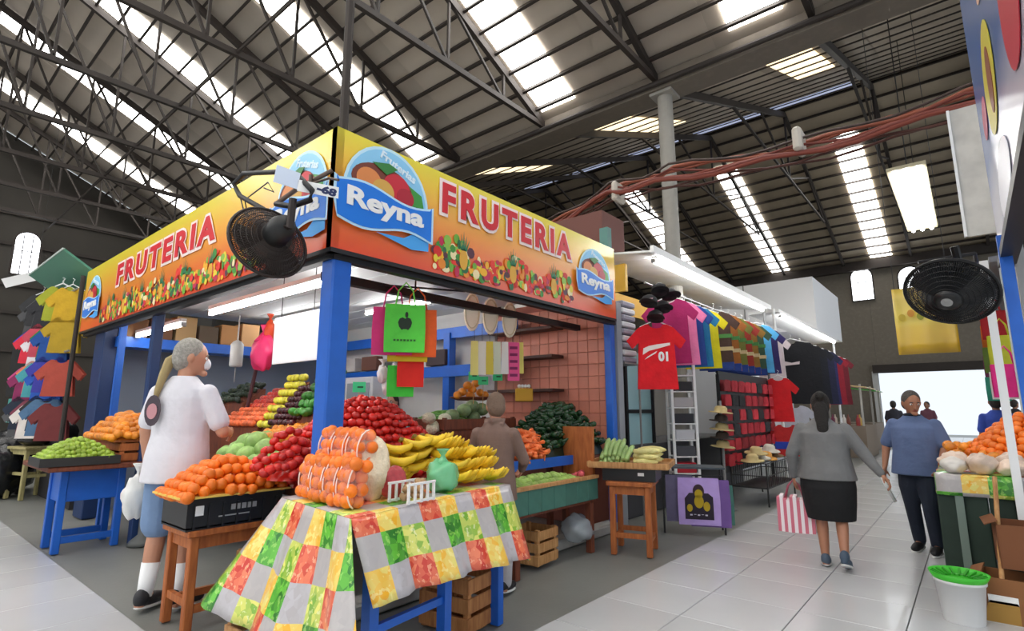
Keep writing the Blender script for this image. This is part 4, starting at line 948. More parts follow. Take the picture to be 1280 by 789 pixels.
# man coming towards
p4 = person('man in blue polo shirt and dark trousers walking past the green-skirted table', (-.47, 6.85, 0), R(168), .905, 'a87458', '4a4440',
            pose=dict(elR=(.29, -.02, 1.12), wrR=(.3, .08, .88), elL=(-.27, .02, 1.13), wrL=(-.24, .16, .95), knL=(-.09, .1, .5), anL=(-.09, .02, .1), toeL=(-.1, .17, .04), anR=(.1, -.1, .1), toeR=(.11, .05, .03)),
            w=1.28, head=(R(35), R(-18)), top=('polo', '57688c', .5), bottom=('trousers', '1f2838'), shoes='18181c')
person('shopper in a bright blue top behind the orange heap', (.28, 11.2, 0), R(10), .93, '9a6a50', '2a2420', w=1.1, top=('tee', '3550b0', .5), bottom=('trousers', '22242c'), vox=.014)
person('seller with black hair in a pink top behind the cabbages', (-7.0, 4.05, 0), R(150), .8, '9c6a52', '14100e', w=1.0, top=('long', 'c46a80', 1), bottom=('trousers', '22242c'), vox=.013)
person('seller in a maroon cap inside the stall beyond the mangoes', (-9.0, 3.2, 0), R(120), .95, '9c6a52', '2a1a18', w=1.0, top=('long', '28344a', 1), bottom=('trousers', '22242c'), cap='6a2430', vox=.013)
person('small seller in a white top behind the tomato heap', (-6.3, 4.9, 0), R(200), .92, 'a5745c', '2a1a18', w=1.0, top=('long', 'd8d4d6', 1), bottom=('trousers', '22242c'), vox=.013)
# striped carrier held by the woman
t = thing('carrier_bag', 'pink and white striped woven carrier held by the woman in grey', 'bag', (-1.36, 5.74, .27), R(10))
def cw(i, j): return None
m1, m2 = K('c96a7c', .5), K('eadfe2', .5); n = 11
b = MB()
for k in range(n):
    b.cur = k % 2; x0, x1 = -.15+.3*k/n, -.15+.3*(k+1)/n; top_ = .30+.02*math.sin(k*1.7)
    b.box(((x0+x1)/2, 0, top_/2), (x1-x0+.002, .14+.05*math.sin(PI*(k+.5)/n), top_))
b.build('woven_body', [m1, m2], t)
for s in (-1, 1): MB().tube([(-.08, s*.05, .29), (-.05, s*.035, .40), (0, 0, .46), (.05, s*.035, .40), (.08, s*.05, .29)], .009, 8).build('handle', K('a04a5c', .5), t, True)
t = thing('newspaper', 'rolled white paper held by the man in blue polo', 'paper', (-.7, 6.72, .48)); b = MB(); b.tube([(-.1, 0, .3), (.02, -.03, 0)], [.03, .035], 12, sq=.5); b.build('paper_roll', K('e4e6e4', .7), t, True)

# ================================================================== GARMENTS
def tee_outline(w=.5, h=.68, sl=.17):
    a = w/2
    half = [(.09, h), (.13, h), (a-.02, h-.04), (a+sl*.75, h-.2), (a+sl*.35, h-.3), (a-.02, h-.22), (a-.01, h*.4), (a+.01, 0)]
    neck = [(.09*math.cos(t_), h-.05*math.sin(t_)) for t_ in [PI*k/6 for k in range(1, 6)]]
    return [(-x, z) for x, z in reversed(half)][::1] and ([(x, z) for x, z in half[::-1]]+neck+[(-x, z) for x, z in half])
def puff(out, d, frame=None):
    """outline pillowed into a soft two-sided garment"""
    o, U, V, N = frame or (Vector((0, 0, 0)), X, Z, -Y)
    bm = bmesh.new(); vs = [bm.verts.new((u, 0, v)) for u, v in out]; f = bm.faces.new(vs)
    f.normal_update()
    r = bmesh.ops.inset_region(bm, faces=[f], thickness=.02, depth=0)
    bm.faces.ensure_lookup_table(); inner = [x for x in bm.faces if len(x.verts) == len(out) and x in bm.faces]
    iv = set(v for x in inner for v in x.verts)
    for v in iv: v.co.y -= d/2
    g = bmesh.ops.duplicate(bm, geom=list(bm.faces)+list(bm.edges)+list(bm.verts))
    for e in g['geom']:
        if isinstance(e, bmesh.types.BMVert): e.co.y = -e.co.y
    bmesh.ops.remove_doubles(bm, verts=bm.verts, dist=1e-5); bmesh.ops.triangulate(bm, faces=[x for x in bm.faces if len(x.verts) > 4]); bmesh.ops.recalc_face_normals(bm, faces=bm.faces)
    bm.verts.index_update(); b = MB(); b.add([o+U*v.co.x+V*v.co.z-N*(v.co.y) * -1 if 0 else o+U*v.co.x+V*v.co.z+N*(-v.co.y) for v in bm.verts], [tuple(v.index for v in f.verts) for f in bm.faces]); bm.free(); return b
TEE = tee_outline(); 
def cloth_m(hexs): return K(hexs, .85, .12, bump=.3, bscale=16)
def tee(label, loc, rz, col, group=None, w=.5, h=.68, cat='shirt', hanger=True, band=None, name='t_shirt'):
    t = thing(name, label, cat, loc, rz, group)
    puff(tee_outline(w, h), .06).build('garment', cloth_m(col), t)
    if band:
        for (z0, z1, c) in band: MB().box((0, 0, (z0+z1)/2), (w+.01, .066, z1-z0)).build('band', cloth_m(c), t)
    if hanger:
        b = MB(); b.tube([(-w*.42, 0, h-.03), (0, 0, h+.06), (w*.42, 0, h-.03)], .008, 6); b.tube([(0, 0, h+.05), (0, 0, h+.1), (.02, 0, h+.13), (-.01, 0, h+.15)], .004, 6); b.build('hanger', WHITE, t)
    return t
# ================================================================== CLOTHING STALL beyond the fruit stall
cs = thing('clothing_stall', 'clothing stall with lit white awning beside the column', 'market stall', (-3.4, 6.2, 0))
def cpart(name, bb, m, smooth=False): o = bb.build(name, m, cs, smooth); o.location = (3.4, -6.2, 0); return o
cpart('pillar', MB().box((-3.32, 5.98, 1.35), (.12, .12, 2.7)), K('8e9298', .5))
cpart('back_wall', MB().box((-5.2, 8.8, 1.5), (.06, 5.6, 3.0)), K('6e6a64', .7)); cpart('side_wall', MB().box((-4.5, 6.05, 1.45), (1.3, .05, 2.9)), K('b9b6b0', .7))
cpart('fascia', MB().box((-3.6, 6.15, 3.05), (.75, .06, .36)), K('c79a24', .6)); cpart('fascia', MB().box((-3.92, 8.8, 2.95), (.05, 5.2, .3)), K('b98c2a', .6))
aw = MB()
for k in range(13): aw.box((-3.4, 6.35+k*.4, 3.42), (1.1, .38, .03), (0, R(8), 0))
o = MB()
ab = MB().box((0, 0, 0), (1.1, .39, .025)).mesh('awning_board', K('e8e9e6', .5))
for k in range(13): inst('awning_board', ab, (0.0, .15+k*.4, 3.4), (0, R(7), 0), cs)
cpart('awning_edge', MB().bar((-2.86, 6.15, 3.36), (-2.86, 11.4, 3.36), .05, .09), WHITE)
cpart('top_box', MB().box((-4.1, 6.35, 3.75), (1.2, .6, .5)), K('6a4038', .7)); cpart('panel', MB().box((-3.45, 6.04, 3.5), (.12, .1, .45)), K('4f7f78', .5))
cpart('post', MB().tube([(-2.95, 11.3, 0), (-2.95, 11.3, 3.4)], .025), GREYM); cpart('rail', MB().tube([(-3.05, 6.3, 2.98), (-3.05, 11.4, 2.98)], .015), GREYM)
cpart('counter', MB().box((-4.0, 8.8, .45), (1.0, 4.6, .9)), K('4a4a4e', .6))
cpart('door_frame', MB().box((-3.62, 6.75, 1.1), (.05, .06, 2.2)), BLACK); cpart('door_frame', MB().box((-3.62, 7.55, 1.1), (.05, .06, 2.2)), BLACK); cpart('door_frame', MB().box((-3.62, 7.15, 1.35), (.05, .8, .05)), BLACK)
cpart('door_glass', MB().box((-3.63, 7.15, 1.1), (.02, .78, 2.15)), K('a8d0d6', .15))
tube_lamp((-2.95, 6.4, 3.27), (-2.95, 11.2, 3.30), 'long fluorescent tube along the white awning edge', r=.03)
# striped folded stack by the pillar
t = thing('folded_shirts', 'stack of white and grey folded shirts beside the red jersey', 'shirts', (-3.38, 6.28, 1.95))
for k in range(9): MB().box((0, 0, .05+k*.09), (.22, .34, .07), ch=.015).build('folded_shirt', K('dfe0e4' if k % 2 else '9a9aa8', .8), t)
MB().box((0, 0, 0), (.26, .4, .02)).build('shelf_board', GREYM, t)
for sx in (-.12, .12): MB().box((sx, .18, -.97), (.02, .02, 1.93)).build('stand_leg', GREYM, t)
# red jersey
jp = PX(821, 446, -2.92); fy = R(40)
t = tee('bright red jersey numbered 01 hanging under black caps', (jp.x, jp.y, jp.z-.4), fy, 'e01420', w=.47, h=.8, name='jersey')
lf = (Vector((0, 0, 0)), X, Z, -Y)
text_obj('lettering', '01', .12, WHITE, lf, .07, .4, .034, t, width=.12, height=.12, offset=.006)
b = MB(); b.prism([(-.18, .42), (-.1, .47), (.02, .5), (.16, .54), (.16, .57), (.0, .55), (-.1, .53), (-.17, .5)], .004, lf, .032); b.prism([(-.16, .36), (-.02, .44), (.0, .47), (-.12, .4)], .004, lf, .032); b.build('script_print', K('f4e6e0', .7), t)
# black caps
capm = K('18181c', .75)
def cap_(loc, rz, label):
    t = thing('cap', label, 'cap', loc, rz, 'black caps above the red jersey'); t.rotation_euler = (R(-15), R(8), rz)
    b = MB(); b.lathe([(.1, 0), (.1, .04), (.085, .09), (.045, .12), (0, .128)], 18); b.build('crown', capm, t, True)
    b = MB(); b.prism([(.11*math.cos(PI+PI*k/10), .0+.14*math.sin(PI+PI*k/10)-.04) for k in range(11)], .008, (Vector((0, 0, .0)), X, Y, Z)); b.build('visor', capm, t)
    b = MB(); b.prism([(-.06, -.05), (.05, -.03), (.06, .0), (-.05, -.02)], .004, (Vector((0, -.1, .05)), X, Z, -Y)); b.build('emblem', K('b08a90', .7), t)
for px, py, a in ((811, 381, -14), (824, 366, 10), (837, 372, 30), (819, 400, 0), (828, 388, 18)): cap_(PX(px, py, -2.88), R(30+a), 'black cap hung in a cluster above the red jersey')
# hung tees, front to back
cols = [(6.95, 'b8286a', 'dark pink'), (7.25, 'ee86b4', 'pale pink'), (7.5, '2a4f9c', 'dark blue'), (7.75, '2d86b4', 'teal blue'), (8.1, 'f0dc1e', 'bright yellow')]
for y, c, nm in cols: tee('%s t-shirt hanging from the awning rail beside the red jersey' % nm, (-3.02, y, 1.98), R(14), c, h=.87)
dres = [(8.6, '4a3430', 'dark brown'), (8.95, 'b06a2e', 'ochre'), (9.3, '7c7f3a', 'olive'), (9.65, 'a8382e', 'brick red'), (10.0, '8e6a2c', 'mustard'), (10.4, '3c5a46', 'deep green')]
for y, c, nm in dres: tee('%s patterned blouse hanging above the red pouches' % nm, (-3.0, y, 1.98), R(12), c, h=.92, band=[(.0, .12, '24408c'), (.3, .36, 'c8b48a'), (.5, .56, '4a8a4a')], name='blouse')
tee('sky blue t-shirt hanging at the far end of the awning', (-2.98, 10.8, 2.05), R(14), '5cb4ea', h=.9)
tee('dark purple t-shirt behind the sky blue one', (-2.95, 11.15, 2.05), R(14), '33285e', h=.85)
# display of red and black pouches
t = thing('display_rack', 'black wire rack of hanging pouches under the patterned blouses', 'rack', (-2.85, 9.6, 0))
MB().box((-.05, 0, 1.2), (.03, 2.6, 1.5)).build('back_board', BLACK, t)
for s in (-1.28, 1.28): MB().box((-.05, s, .95), (.05, .05, 1.9)).build('upright', BLACK, t)
pm = puff([(-.13, 0), (.13, 0), (.14, .1), (.1, .17), (-.1, .17), (-.14, .1)], .07)
pc = ['b0182a', '1a1a1e', 'c42836', '23242a', '8c1420', '20221e']
pms = [pm.mesh('pouch', cloth_m(c)) for c in pc]
for r_ in range(6):
    for c_ in range(8):
        k = rnd.choice((0, 0, 2, 2, 4, 1, 3)); q = pms[k]
        tag(inst('pouch', q, (-2.84, 8.45+c_*.33, .55+r_*.22), (0, 0, PI/2)), ('red' if k in (0, 2, 4) else 'black')+' fabric pouch hanging on the black wire rack', 'pouch', ('red' if k in (0, 2, 4) else 'black')+' pouches on the rack')
tee('bright red sweatshirt hanging at the end of the pouch rack', (-2.72, 11.0, 1.15), R(20), 'd81a22', h=.8, w=.42)
tee('red and blue jersey low at the end of the pouch rack', (-2.62, 10.9, .55), R(20), 'c42a2a', h=.55, w=.42, band=[(.12, .25, '2a48b8')], hanger=False)
# wire basket with hats
t = thing('wire_basket', 'black wire bin of hats under the pouch rack', 'basket', (-2.62, 9.3, 0))
for z in (.25, .42, .6): 
    for s in (-1, 1): MB().box((s*.25, 0, z), (.012, 1.5, .012)).build('wire', DARK, t); MB().box((0, s*.75, z), (.5, .012, .012)).build('wire', DARK, t)
for k in range(16):
    for s in (-1, 1): MB().box((s*.25, -.75+k*.1, .43), (.008, .008, .36)).build('wire', DARK, t)
for sx in (-.25, .25):
    for sy in (-.75, .75): MB().box((sx, sy, .3), (.02, .02, .6)).build('leg', DARK, t)
MB().box((0, 0, .26), (.5, 1.5, .012)).build('floor_panel', DARK, t)
hatm = {c: MB().lathe([(.17, .0), (.16, .012), (.09, .012), (.085, .07), (.06, .095), (0, .1)], 18).mesh('hat', K(c, .8), True) for c in ('c9b47e', '3a2e28', 'd8d2c4', '7a5a34', 'e0a048')}
hl = {'c9b47e': 'straw-coloured', '3a2e28': 'dark brown', 'd8d2c4': 'off-white', '7a5a34': 'mid brown', 'e0a048': 'amber'}
for k, (y, z, c) in enumerate(((8.7, .62, 'c9b47e'), (9.05, .64, 'd8d2c4'), (9.4, .62, 'e0a048'), (9.8, .62, '7a5a34'), (8.9, .72, 'c9b47e'), (9.6, .72, 'd8d2c4'))):
    tag(inst('hat', hatm[c], (-2.6, y, z), (.1, .08*(k % 3), 0)), '%s brimmed hat lying on the wire bin' % hl[c], 'hat', 'hats on the wire bin')
for k in range(5): tag(inst('hat', hatm['3a2e28' if k % 2 else 'c9b47e'], (-2.78, 8.0, .85+k*.12), (0, .1, 0)), '%s hat on the stacked column beside the ladder shelf' % hl['3a2e28' if k % 2 else 'c9b47e'], 'hat', 'stacked hats')
b = MB(); b.lathe([(.14, 0), (.14, .02), (.02, .03), (.02, 1.5)], 14); o = b.build('hat_stand', GREYM); o.location = (-2.78, 8.0, 0); tag(o, 'grey pole stand threaded through the stacked hats', 'stand')
# ladder shelf
t = thing('ladder_shelf', 'white ladder shelf with red boxes beside the glass door', 'shelf', (-3.05, 7.35, 0), R(40))
for s in (-.16, .16): MB().box((s, 0, 1.0), (.035, .035, 2.0)).build('upright', WHITE, t); MB().box((s, .25, .95), (.03, .03, 1.9)).build('upright', WHITE, t)
for k in range(8): MB().box((0, .12, .3+k*.22), (.34, .28, .016)).build('shelf_board', WHITE, t)
for k, (z, c) in enumerate(((.31, 'b01828'), (.53, 'b01828'), (.75, '4a4a50'), (.97, 'c8c8cc'), (1.19, '2a2a30'), (1.41, 'b4b0b0'), (1.63, '2f2c30'))):
    tag(inst('shoe_box', MB().box((0, 0, .065), (.26, .2, .13), ch=.006).mesh('shoe_box', K(c, .6)), Matrix.Rotation(R(40), 3, 'Z') @ Vector((0, .1, z-.0))+Vector((-3.05, 7.35, 0)), (0, 0, R(40))), '%s box on the white ladder shelf, shelf %s from the floor' % ({'b01828': 'dark red', '4a4a50': 'grey', 'c8c8cc': 'pale grey', '2a2a30': 'black', 'b4b0b0': 'light grey', '2f2c30': 'charcoal'}[c], ['one', 'two', 'three', 'four', 'five', 'six', 'seven'][k]), 'box')
# tote bags with a portrait print on a black stand
t = thing('tote_stand', 'black metal stand with a flat top holding purple totes', 'stand', (-2.62, 6.35, 0), R(25))
for sx in (-.3, .35):
    for sy in (-.15, .15): MB().box((sx, sy, .36), (.02, .02, .72)).build('leg', BLACK, t)
MB().box((.02, 0, .72), (.72, .36, .02)).build('top', K('39424a', .4), t); MB().box((.02, -.17, .64), (.66, .015, .015)).build('rail', BLACK, t)
def tote(label, loc, rz, w, h, col, cat='tote bag', group=None, parts=None, d=.04, handle=True, hcol=None):
    t = thing('tote_bag', label, cat, loc, rz, group)
    puff([(-w/2, 0), (w/2, 0), (w/2*1.02, h*.5), (w/2*.98, h), (-w/2*.98, h), (-w/2*1.02, h*.5)], d).build('fabric', cloth_m(col), t)
    if handle:
        for s in (-1, 1): MB().tube([(-w*.25, s*d/3, h-.01), (-w*.18, s*d/4, h+.12), (0, 0, h+.19), (w*.18, s*d/4, h+.12), (w*.25, s*d/3, h-.01)], .012, 6, sq=.5).build('handle', cloth_m(hcol or col), t, True)
    return t
R25 = Matrix.Rotation(R(25), 3, 'Z')
t = tote('lilac tote with a dark portrait print hanging from the black stand', Vector((-2.62, 6.35, .12))+R25 @ Vector((.08, -.24, 0)), R(25), .44, .5, 'b49ad8', handle=False)
lf = (Vector((0, 0, 0)), X, Z, -Y)
b = MB(); b.prism([(-.15, .06), (.15, .06), (.15, .3), (.1, .34), (-.1, .34), (-.15, .28)], .003, lf, .021); b.build('portrait_print', K('2a2030', .8), t)
b = MB(); b.prism(ell(0, .36, .06, .075), .003, lf, .022); b.build('portrait_print', K('3a2630', .8), t)
b = MB(); b.prism(ell(0, .33, .042, .05), .003, lf, .025); b.prism(ell(-.0, .25, .05, .07), .003, lf, .025); b.prism(ell(.08, .2, .035, .05), .003, lf, .025); b.prism(ell(-.1, .18, .03, .04), .003, lf, .025); b.build('portrait_print', K('b89c1e', .8), t)
b = MB()
for k in range(5): b.prism([(-.1+k*.04, .1+.01*(k % 2)), (-.075+k*.04, .1+.01*(k % 2)), (-.075+k*.04, .115), (-.1+k*.04, .115)], .002, lf, .026)
b.build('print_mark', K('cfc8d8', .8), t)
tote('muted violet tote hanging behind the portrait tote', Vector((-2.62, 6.35, .1))+R25 @ Vector((.2, -.21, 0)), R(25), .42, .5, '7a5aa0', handle=False)
tote('greyish purple tote at the side of the black stand', Vector((-2.62, 6.35, .14))+R25 @ Vector((-.12, -.2, 0)), R(25), .3, .5, '6a6480', handle=False)
tote('teal tote hanging behind the lilac one', Vector((-2.62, 6.35, .12))+R25 @ Vector((.3, -.16, 0)), R(25), .3, .42, '4a7c70', handle=False)
# bundle of cables across the hall
t = thing('cable_bundle', 'bundle of rusty red cables strung across the hall past the column', 'cables', (-5.2, 7.2, 4.5))
r2 = random.Random(4)
for k in range(9):
    dz = r2.uniform(-.16, .2); dy = r2.uniform(-.15, .15); c = ['6e2c20', '7c3626', '4e281e', '8a4630', '40302a'][k % 5]
    pts = [Vector((-7.6, 7.5+dy, 4.1+dz*.5)), Vector((-5.2, 7.25+dy, 4.42+dz)), Vector((-3.8, 6.9+dy, 4.62+dz*.6)), Vector((-2.8, 6.75+dy, 4.52+dz)), Vector((-1.3, 6.95+dy, 4.46+dz*.8)), Vector((.3, 7.0+dy, 4.52+dz)), Vector((1.6, 7.0+dy, 4.6+dz))]
    sm_ = []
    for i in range(len(pts)-1):
        for q in range(5): s_ = q/5; sm_.append(pts[i].lerp(pts[i+1], s_)+Vector((0, 0, -.06*math.sin(PI*s_)*(1 if k % 2 else .3)-(.04*math.sin(2*PI*s_+k)))))
    b = MB(); b.tube([p-t.location for p in sm_]+[pts[-1]-t.location], .017 if k % 3 else .028, 6); b.build('cable', K(c, .6), t, True)
for x in (-3.7, -1.25): MB().box((x+5.2, -.3, .06), (.1, .3, .3), ch=.03).build('tie', K('bfb8ac', .6), t)
# ================================================================== second clothing stall (white box)
t = thing('white_kiosk', 'white box-topped kiosk with lit shelves beyond the clothing stall', 'kiosk', (-4.3, 15, 0))
MB().box((0, 2.5, 4.12), (2.9, 3.6, 1.4)).build('upper_box', K('f0f0f2', .5), t); MB().box((-.6, 0, 1.6), (1.6, 6.2, 3.2)).build('core', K('c2c4c8', .6), t)
MB().box((-.3, .69, 4.12), (.03, .03, 1.4)).build('seam', GREYM, t); MB().box((1.2, 0, 3.36), (.6, 6.4, .06)).build('eave', WHITE, t)
for y in (-3.2, 3.1): MB().tube([(1.4, y, 0), (1.4, y, 3.4)], .03).build('post', WHITE, t)
tube_lamp((-2.85, 12.1, 3.28), (-2.85, 17.9, 3.28), 'fluorescent tube along the eave of the white kiosk', r=.03)
for k in range(7):
    y = 12.2+k*.8; c = ['16161c', '14141a', '12141e', '1c1f3a', '2a2a5c', '8e1c2c', '6a1a26'][k]; n_ = ['black', 'jet black', 'black-blue', 'navy', 'indigo', 'crimson', 'maroon'][k]
    tee('%s sweatshirt hanging under the white kiosk eave' % n_, (-2.72, y, 1.5), R(22), c, w=.75 if k < 4 else .6, h=1.25, name='sweatshirt')
b = MB(); b.prism([(-.16, 0), (.14, .03), (.15, .09), (0, .06), (-.15, .1)], .005, (Vector((-2.72, 12.14, 2.25)), Vector((math.cos(R(22)), math.sin(R(22)), 0)), Z, Vector((.37, -.93, 0)))); tag(b.build('shirt_badge', K('d8c8c8', .7)), 'pale printed emblem on the first black sweatshirt', 'print')
tee('white and pink dress hanging between the blouses and the kiosk', (-3.0, 11.75, 1.75), R(16), 'e2d4d8', h=1.1, name='dress')
tee('pale blue folded smock hanging below the black sweatshirts', (-2.7, 12.0, .7), R(20), 'b8bcc8', h=.75, hanger=False, name='smock')

# ================================================================== HANGING GOODS in the fruit stall
hr = R(52)
hp = PX(506, 412, -3.55); RM = Matrix.Rotation(hr, 3, 'Z')
t = tote('green tote with a dark apple emblem hanging below the sign', (hp.x, hp.y, hp.z-.19), hr, .33, .4, '5fd84a', hcol='7ae05a')
lf = (Vector((0, 0, 0)), X, Z, -Y)
b = MB(); b.prism([(x*.06, .24+z*.06) for x, z in ((0, .62), (.35, .8), (.75, .62), (.95, .1), (.8, -.5), (.45, -.95), (.15, -.82), (0, -.85), (-.15, -.82), (-.45, -.95), (-.8, -.5), (-.95, .1), (-.75, .62), (-.35, .8))], .003, lf, .021); b.prism(ell(.012, .31, .013, .026, 10), .003, lf, .021); b.build('apple_emblem', K('2a3a2a', .7), t)
b = MB()
for k in range(7): b.prism([(-.09+k*.027, .09), (-.072+k*.027, .09), (-.072+k*.027, .105), (-.09+k*.027, .105)], .002, lf, .021)
b.build('print_mark', K('2f6a2a', .7), t)
for dx, dy, dz, c, n_ in ((-.1, .05, -.02, 'd8387a', 'pink'), (.1, .06, -.03, 'f0642a', 'orange'), (.03, .09, -.07, 'e8c22a', 'yellow'), (.06, .12, -.28, 'd8281e', 'red'), (-.02, .15, -.36, '46c83e', 'small green')):
    q = hp+RM @ Vector((dx, dy, dz-.19)); tote('%s tote hanging behind the green apple tote' % n_, q, hr, .33 if dz > -.2 else .22, .4 if dz > -.2 else .26, c, handle=dz > -.05)
t = thing('hook_rail', 'thin black hook rail the tote bags hang from', 'rail', (hp.x, hp.y, hp.z+.38)); MB().bar((-.25, -.3, 0), (.2, .5, 0), .014).build('rod', BLACK, t); MB().bar((0, .1, 0), (0, .1, .0-.06+.0), .01).build('hook', BLACK, t); MB().bar((0, .1, 0), (0, .1, .12), .01).build('hook', BLACK, t)
# white plastic bags on a cord
for k, (px, py) in enumerate(((478, 470), (484, 485), (493, 468))): sack('plastic_bag', 'small %s plastic bag hanging beside the tomato heap' % ['white', 'cloudy white', 'grey-white'][k], 'bag', PX(px, py+8, -4.0), (.05, .05, .08), K(['e6e2e2', 'f0eeee', 'c9c9cc'][k], .4), 31+k, knot=True)
# oval trays
ov = MB().ball((0, 0, 0), (.085, .022, .2), 20, 10).mesh('oval', K('efe6d2', .6), True); rim = MB().tube([(.07*math.cos(a), -.02, .17*math.sin(a)) for a in [2*PI*k/24 for k in range(25)]], .006, 6).mesh('rim', K('d6c8a8', .6), True)
for k, (px, py) in enumerate(((590, 390), (613, 395), (637, 400))):
    t = thing('oval_tray', 'cream oval tray hanging beside the tiled wall', 'tray', PX(px, py, -3.8), R(48), 'cream oval trays'); inst('tray_body', ov, parent=t); inst('rim', rim, parent=t); MB().bar((0, 0, .19), (0, 0, 2.43-PX(px, py, -3.8).z), .006).build('cord', DARK, t)
pk = [('e6dc7a', 'pale yellow'), ('f2efe2', 'white'), ('e8d23a', 'bright yellow'), ('dfe8d0', 'pale green'), ('f4f0ea', 'off-white'), ('e3a6b4', 'rose'), ('ece26a', 'lemon')]
for k, (c, n_) in enumerate(pk):
    q = PX(593+k*9.5, 447, -3.86); t = thing('packet_strip', '%s packet hanging in the row under the oval trays' % n_, 'packet', q, R(50))
    puff([(-.04, -.18), (.04, -.18), (.035, .17), (-.035, .17)], .03).build('packet', K(c, .35), t); MB().bar((0, 0, .16), (0, 0, 2.43-q.z), .004).build('cord', DARK, t)
q = PX(642, 452, -3.8); t = thing('price_sign', 'tall pink hand-lettered card hanging over the brown jacket', 'price card', q, R(48)); MB().box((0, 0, 0), (.13, .006, .42)).build('card', K('f05a98', .6), t)
for k in range(5): MB().box((0, -.005, .15-k*.075), (.085, .003, .03)).build('letter_stroke', K('8a1c5a', .6), t)
MB().bar((0, 0, .21), (0, 0, 2.43-q.z), .004).build('cord', DARK, t)
for k, (px, py, n_) in enumerate(((592, 470, 'beside the mango plate'), (622, 471, 'above the brown jacket'), (449, 484, 'behind the tomato heap'), (604, 476, 'between the melons and the tiled wall'))):
    q = PX(px, py, -4.1); t = thing('price_card', 'small green price card on a stick %s' % n_, 'price card', q, R(48)); MB().box((0, 0, 0), (.11, .004, .09)).build('card', K('3fd08a', .6), t); MB().box((.01, -.004, 0), (.05, .003, .015)).build('letter_stroke', K('1a5a3a', .6), t); MB().bar((0, .004, -.02), (0, .004, -.3), .006).build('stick', woodL, t)
t = thing('cheese_block', 'yellow boxed block with white flowers beside the dark peppers', 'box', PX(655, 502, -4.3), R(40)); MB().box((0, 0, .08), (.22, .16, .16), ch=.01).build('block', K('d8a830', .6), t)
for k in range(4): MB().ball((-.06+k*.04, 0, .19), .025, 8, 6).build('flower', WHITE, t, True)
# white hanging board and scale, pink bag
q0, q1 = PY(345, 398, 2.6), PY(397, 450, 2.6)
t = thing('hanging_board', 'blank white board hanging beside the blue corner post', 'board', ((q0.x+q1.x)/2, 2.6, (q0.z+q1.z)/2)); MB().box((0, 0, 0), (abs(q1.x-q0.x), .02, abs(q0.z-q1.z)), ch=.004).build('panel', K('e4e4e6', .5), t)
for s in (-.3, .3): MB().bar((s, 0, .2), (s, 0, 2.85-(q0.z+q1.z)/2), .006).build('cord', DARK, t)
q = PY(328, 440, 2.9); sack('plastic_bag', 'bright pink plastic bag hanging beside the white board', 'bag', (q.x, q.y, q.z-.2), (.2, .1, .2), K('e8306e', .4), 41, knot=True)
q = PY(337, 415, 2.95); sack('plastic_bag', 'red and orange plastic bag above the pink one', 'bag', (q.x, q.y, q.z-.1), (.08, .06, .12), K('d8502a', .4), 42, knot=True)
q = PY(296, 440, 3.2); t = thing('hanging_scale', 'white hanging scale with a grey cylinder beside the pink bag', 'scale', q); b = MB(); b.lathe([(.07, -.2), (.08, -.18), (.08, .1), (.05, .14), (.01, .16), (.008, .5)], 16); b.build('body', K('c6c8c4', .4), t, True); MB().tube([(0, 0, -.2), (0, 0, -.4)], .008).build('hook', GREYM, t)
q = PY(318, 470, 3.0); t = thing('wooden_pole', 'dark slanted pole leaning among the fruit displays', 'pole', q); MB().tube([(-.12, 0, -.38), (.1, 0, .3)], .022).build('shaft', K('4a2a30', .6), t)
# boxes on the blue shelf at the end of the stall
t = thing('blue_shelf', 'blue wall shelf carrying cartons inside the fruit stall', 'shelf', (-8.85, 3.6, 2.28)); MB().box((0, 0, 0), (.4, 2.9, .14)).build('board', BLUE, t)
for y in (-1.2, 1.2): MB().bar((-.6, y, .1), (.1, y, -.06), .04).build('bracket', BLUE, t)
bx = ['8a6a48', '6a4a34', 'a88a5e', '5e5040', 'b08050', 'c89a6a', '7a5a40', 'd8b88a', 'b8906a']; 
bl = ['tan', 'dark brown', 'straw', 'olive brown', 'ochre', 'light tan', 'umber', 'cream', 'sand']
for k in range(9):
    h = .26+.1*((k*7) % 3)/2; tag(inst('carton', MB().box((0, 0, h/2), (.3, .27, h), ch=.006).mesh('carton', K(bx[k], .8)), (-8.83, 2.35+k*.31, 2.35)), '%s carton on the blue shelf inside the fruit stall' % bl[k], 'carton')
t = thing('fridge', 'white display fridge against the back of the fruit stall', 'fridge', (-8.0, 5.5, 0)); MB().box((0, 0, .95), (1.4, .5, 1.9), ch=.02).build('body', K('d9dadc', .4), t)
for s in (-.34, .34): MB().box((s, -.26, 1.0), (.6, .02, 1.6)).build('door', K('9aa4aa', .2), t); MB().box((s*.2, -.285, 1.0), (.02, .03, .4)).build('handle', GREYM, t)
t = thing('counter', 'grey counter behind the tomato heap', 'counter', (-5.9, 4.3, 0)); MB().box((0, 0, .5), (.5, 1.6, 1.0)).build('body', K('8a8c90', .6), t); MB().box((0, 0, 1.02), (.56, 1.66, .04)).build('worktop', K('c4c4c2', .5), t)
for k, (px, c, n_) in enumerate(((436, 'b8b4b0', 'pale'), (462, '6a4438', 'brown'), (545, '3a3034', 'dark'))):
    q = PY(px, 452, 5.5); tag(inst('carton', MB().box((0, 0, .12), (.42, .14, .24), ch=.01).mesh('carton', K(c, .7)), (q.x, 5.55, 2.02)), '%s carton on the blue beam at the back of the stall' % n_, 'carton')

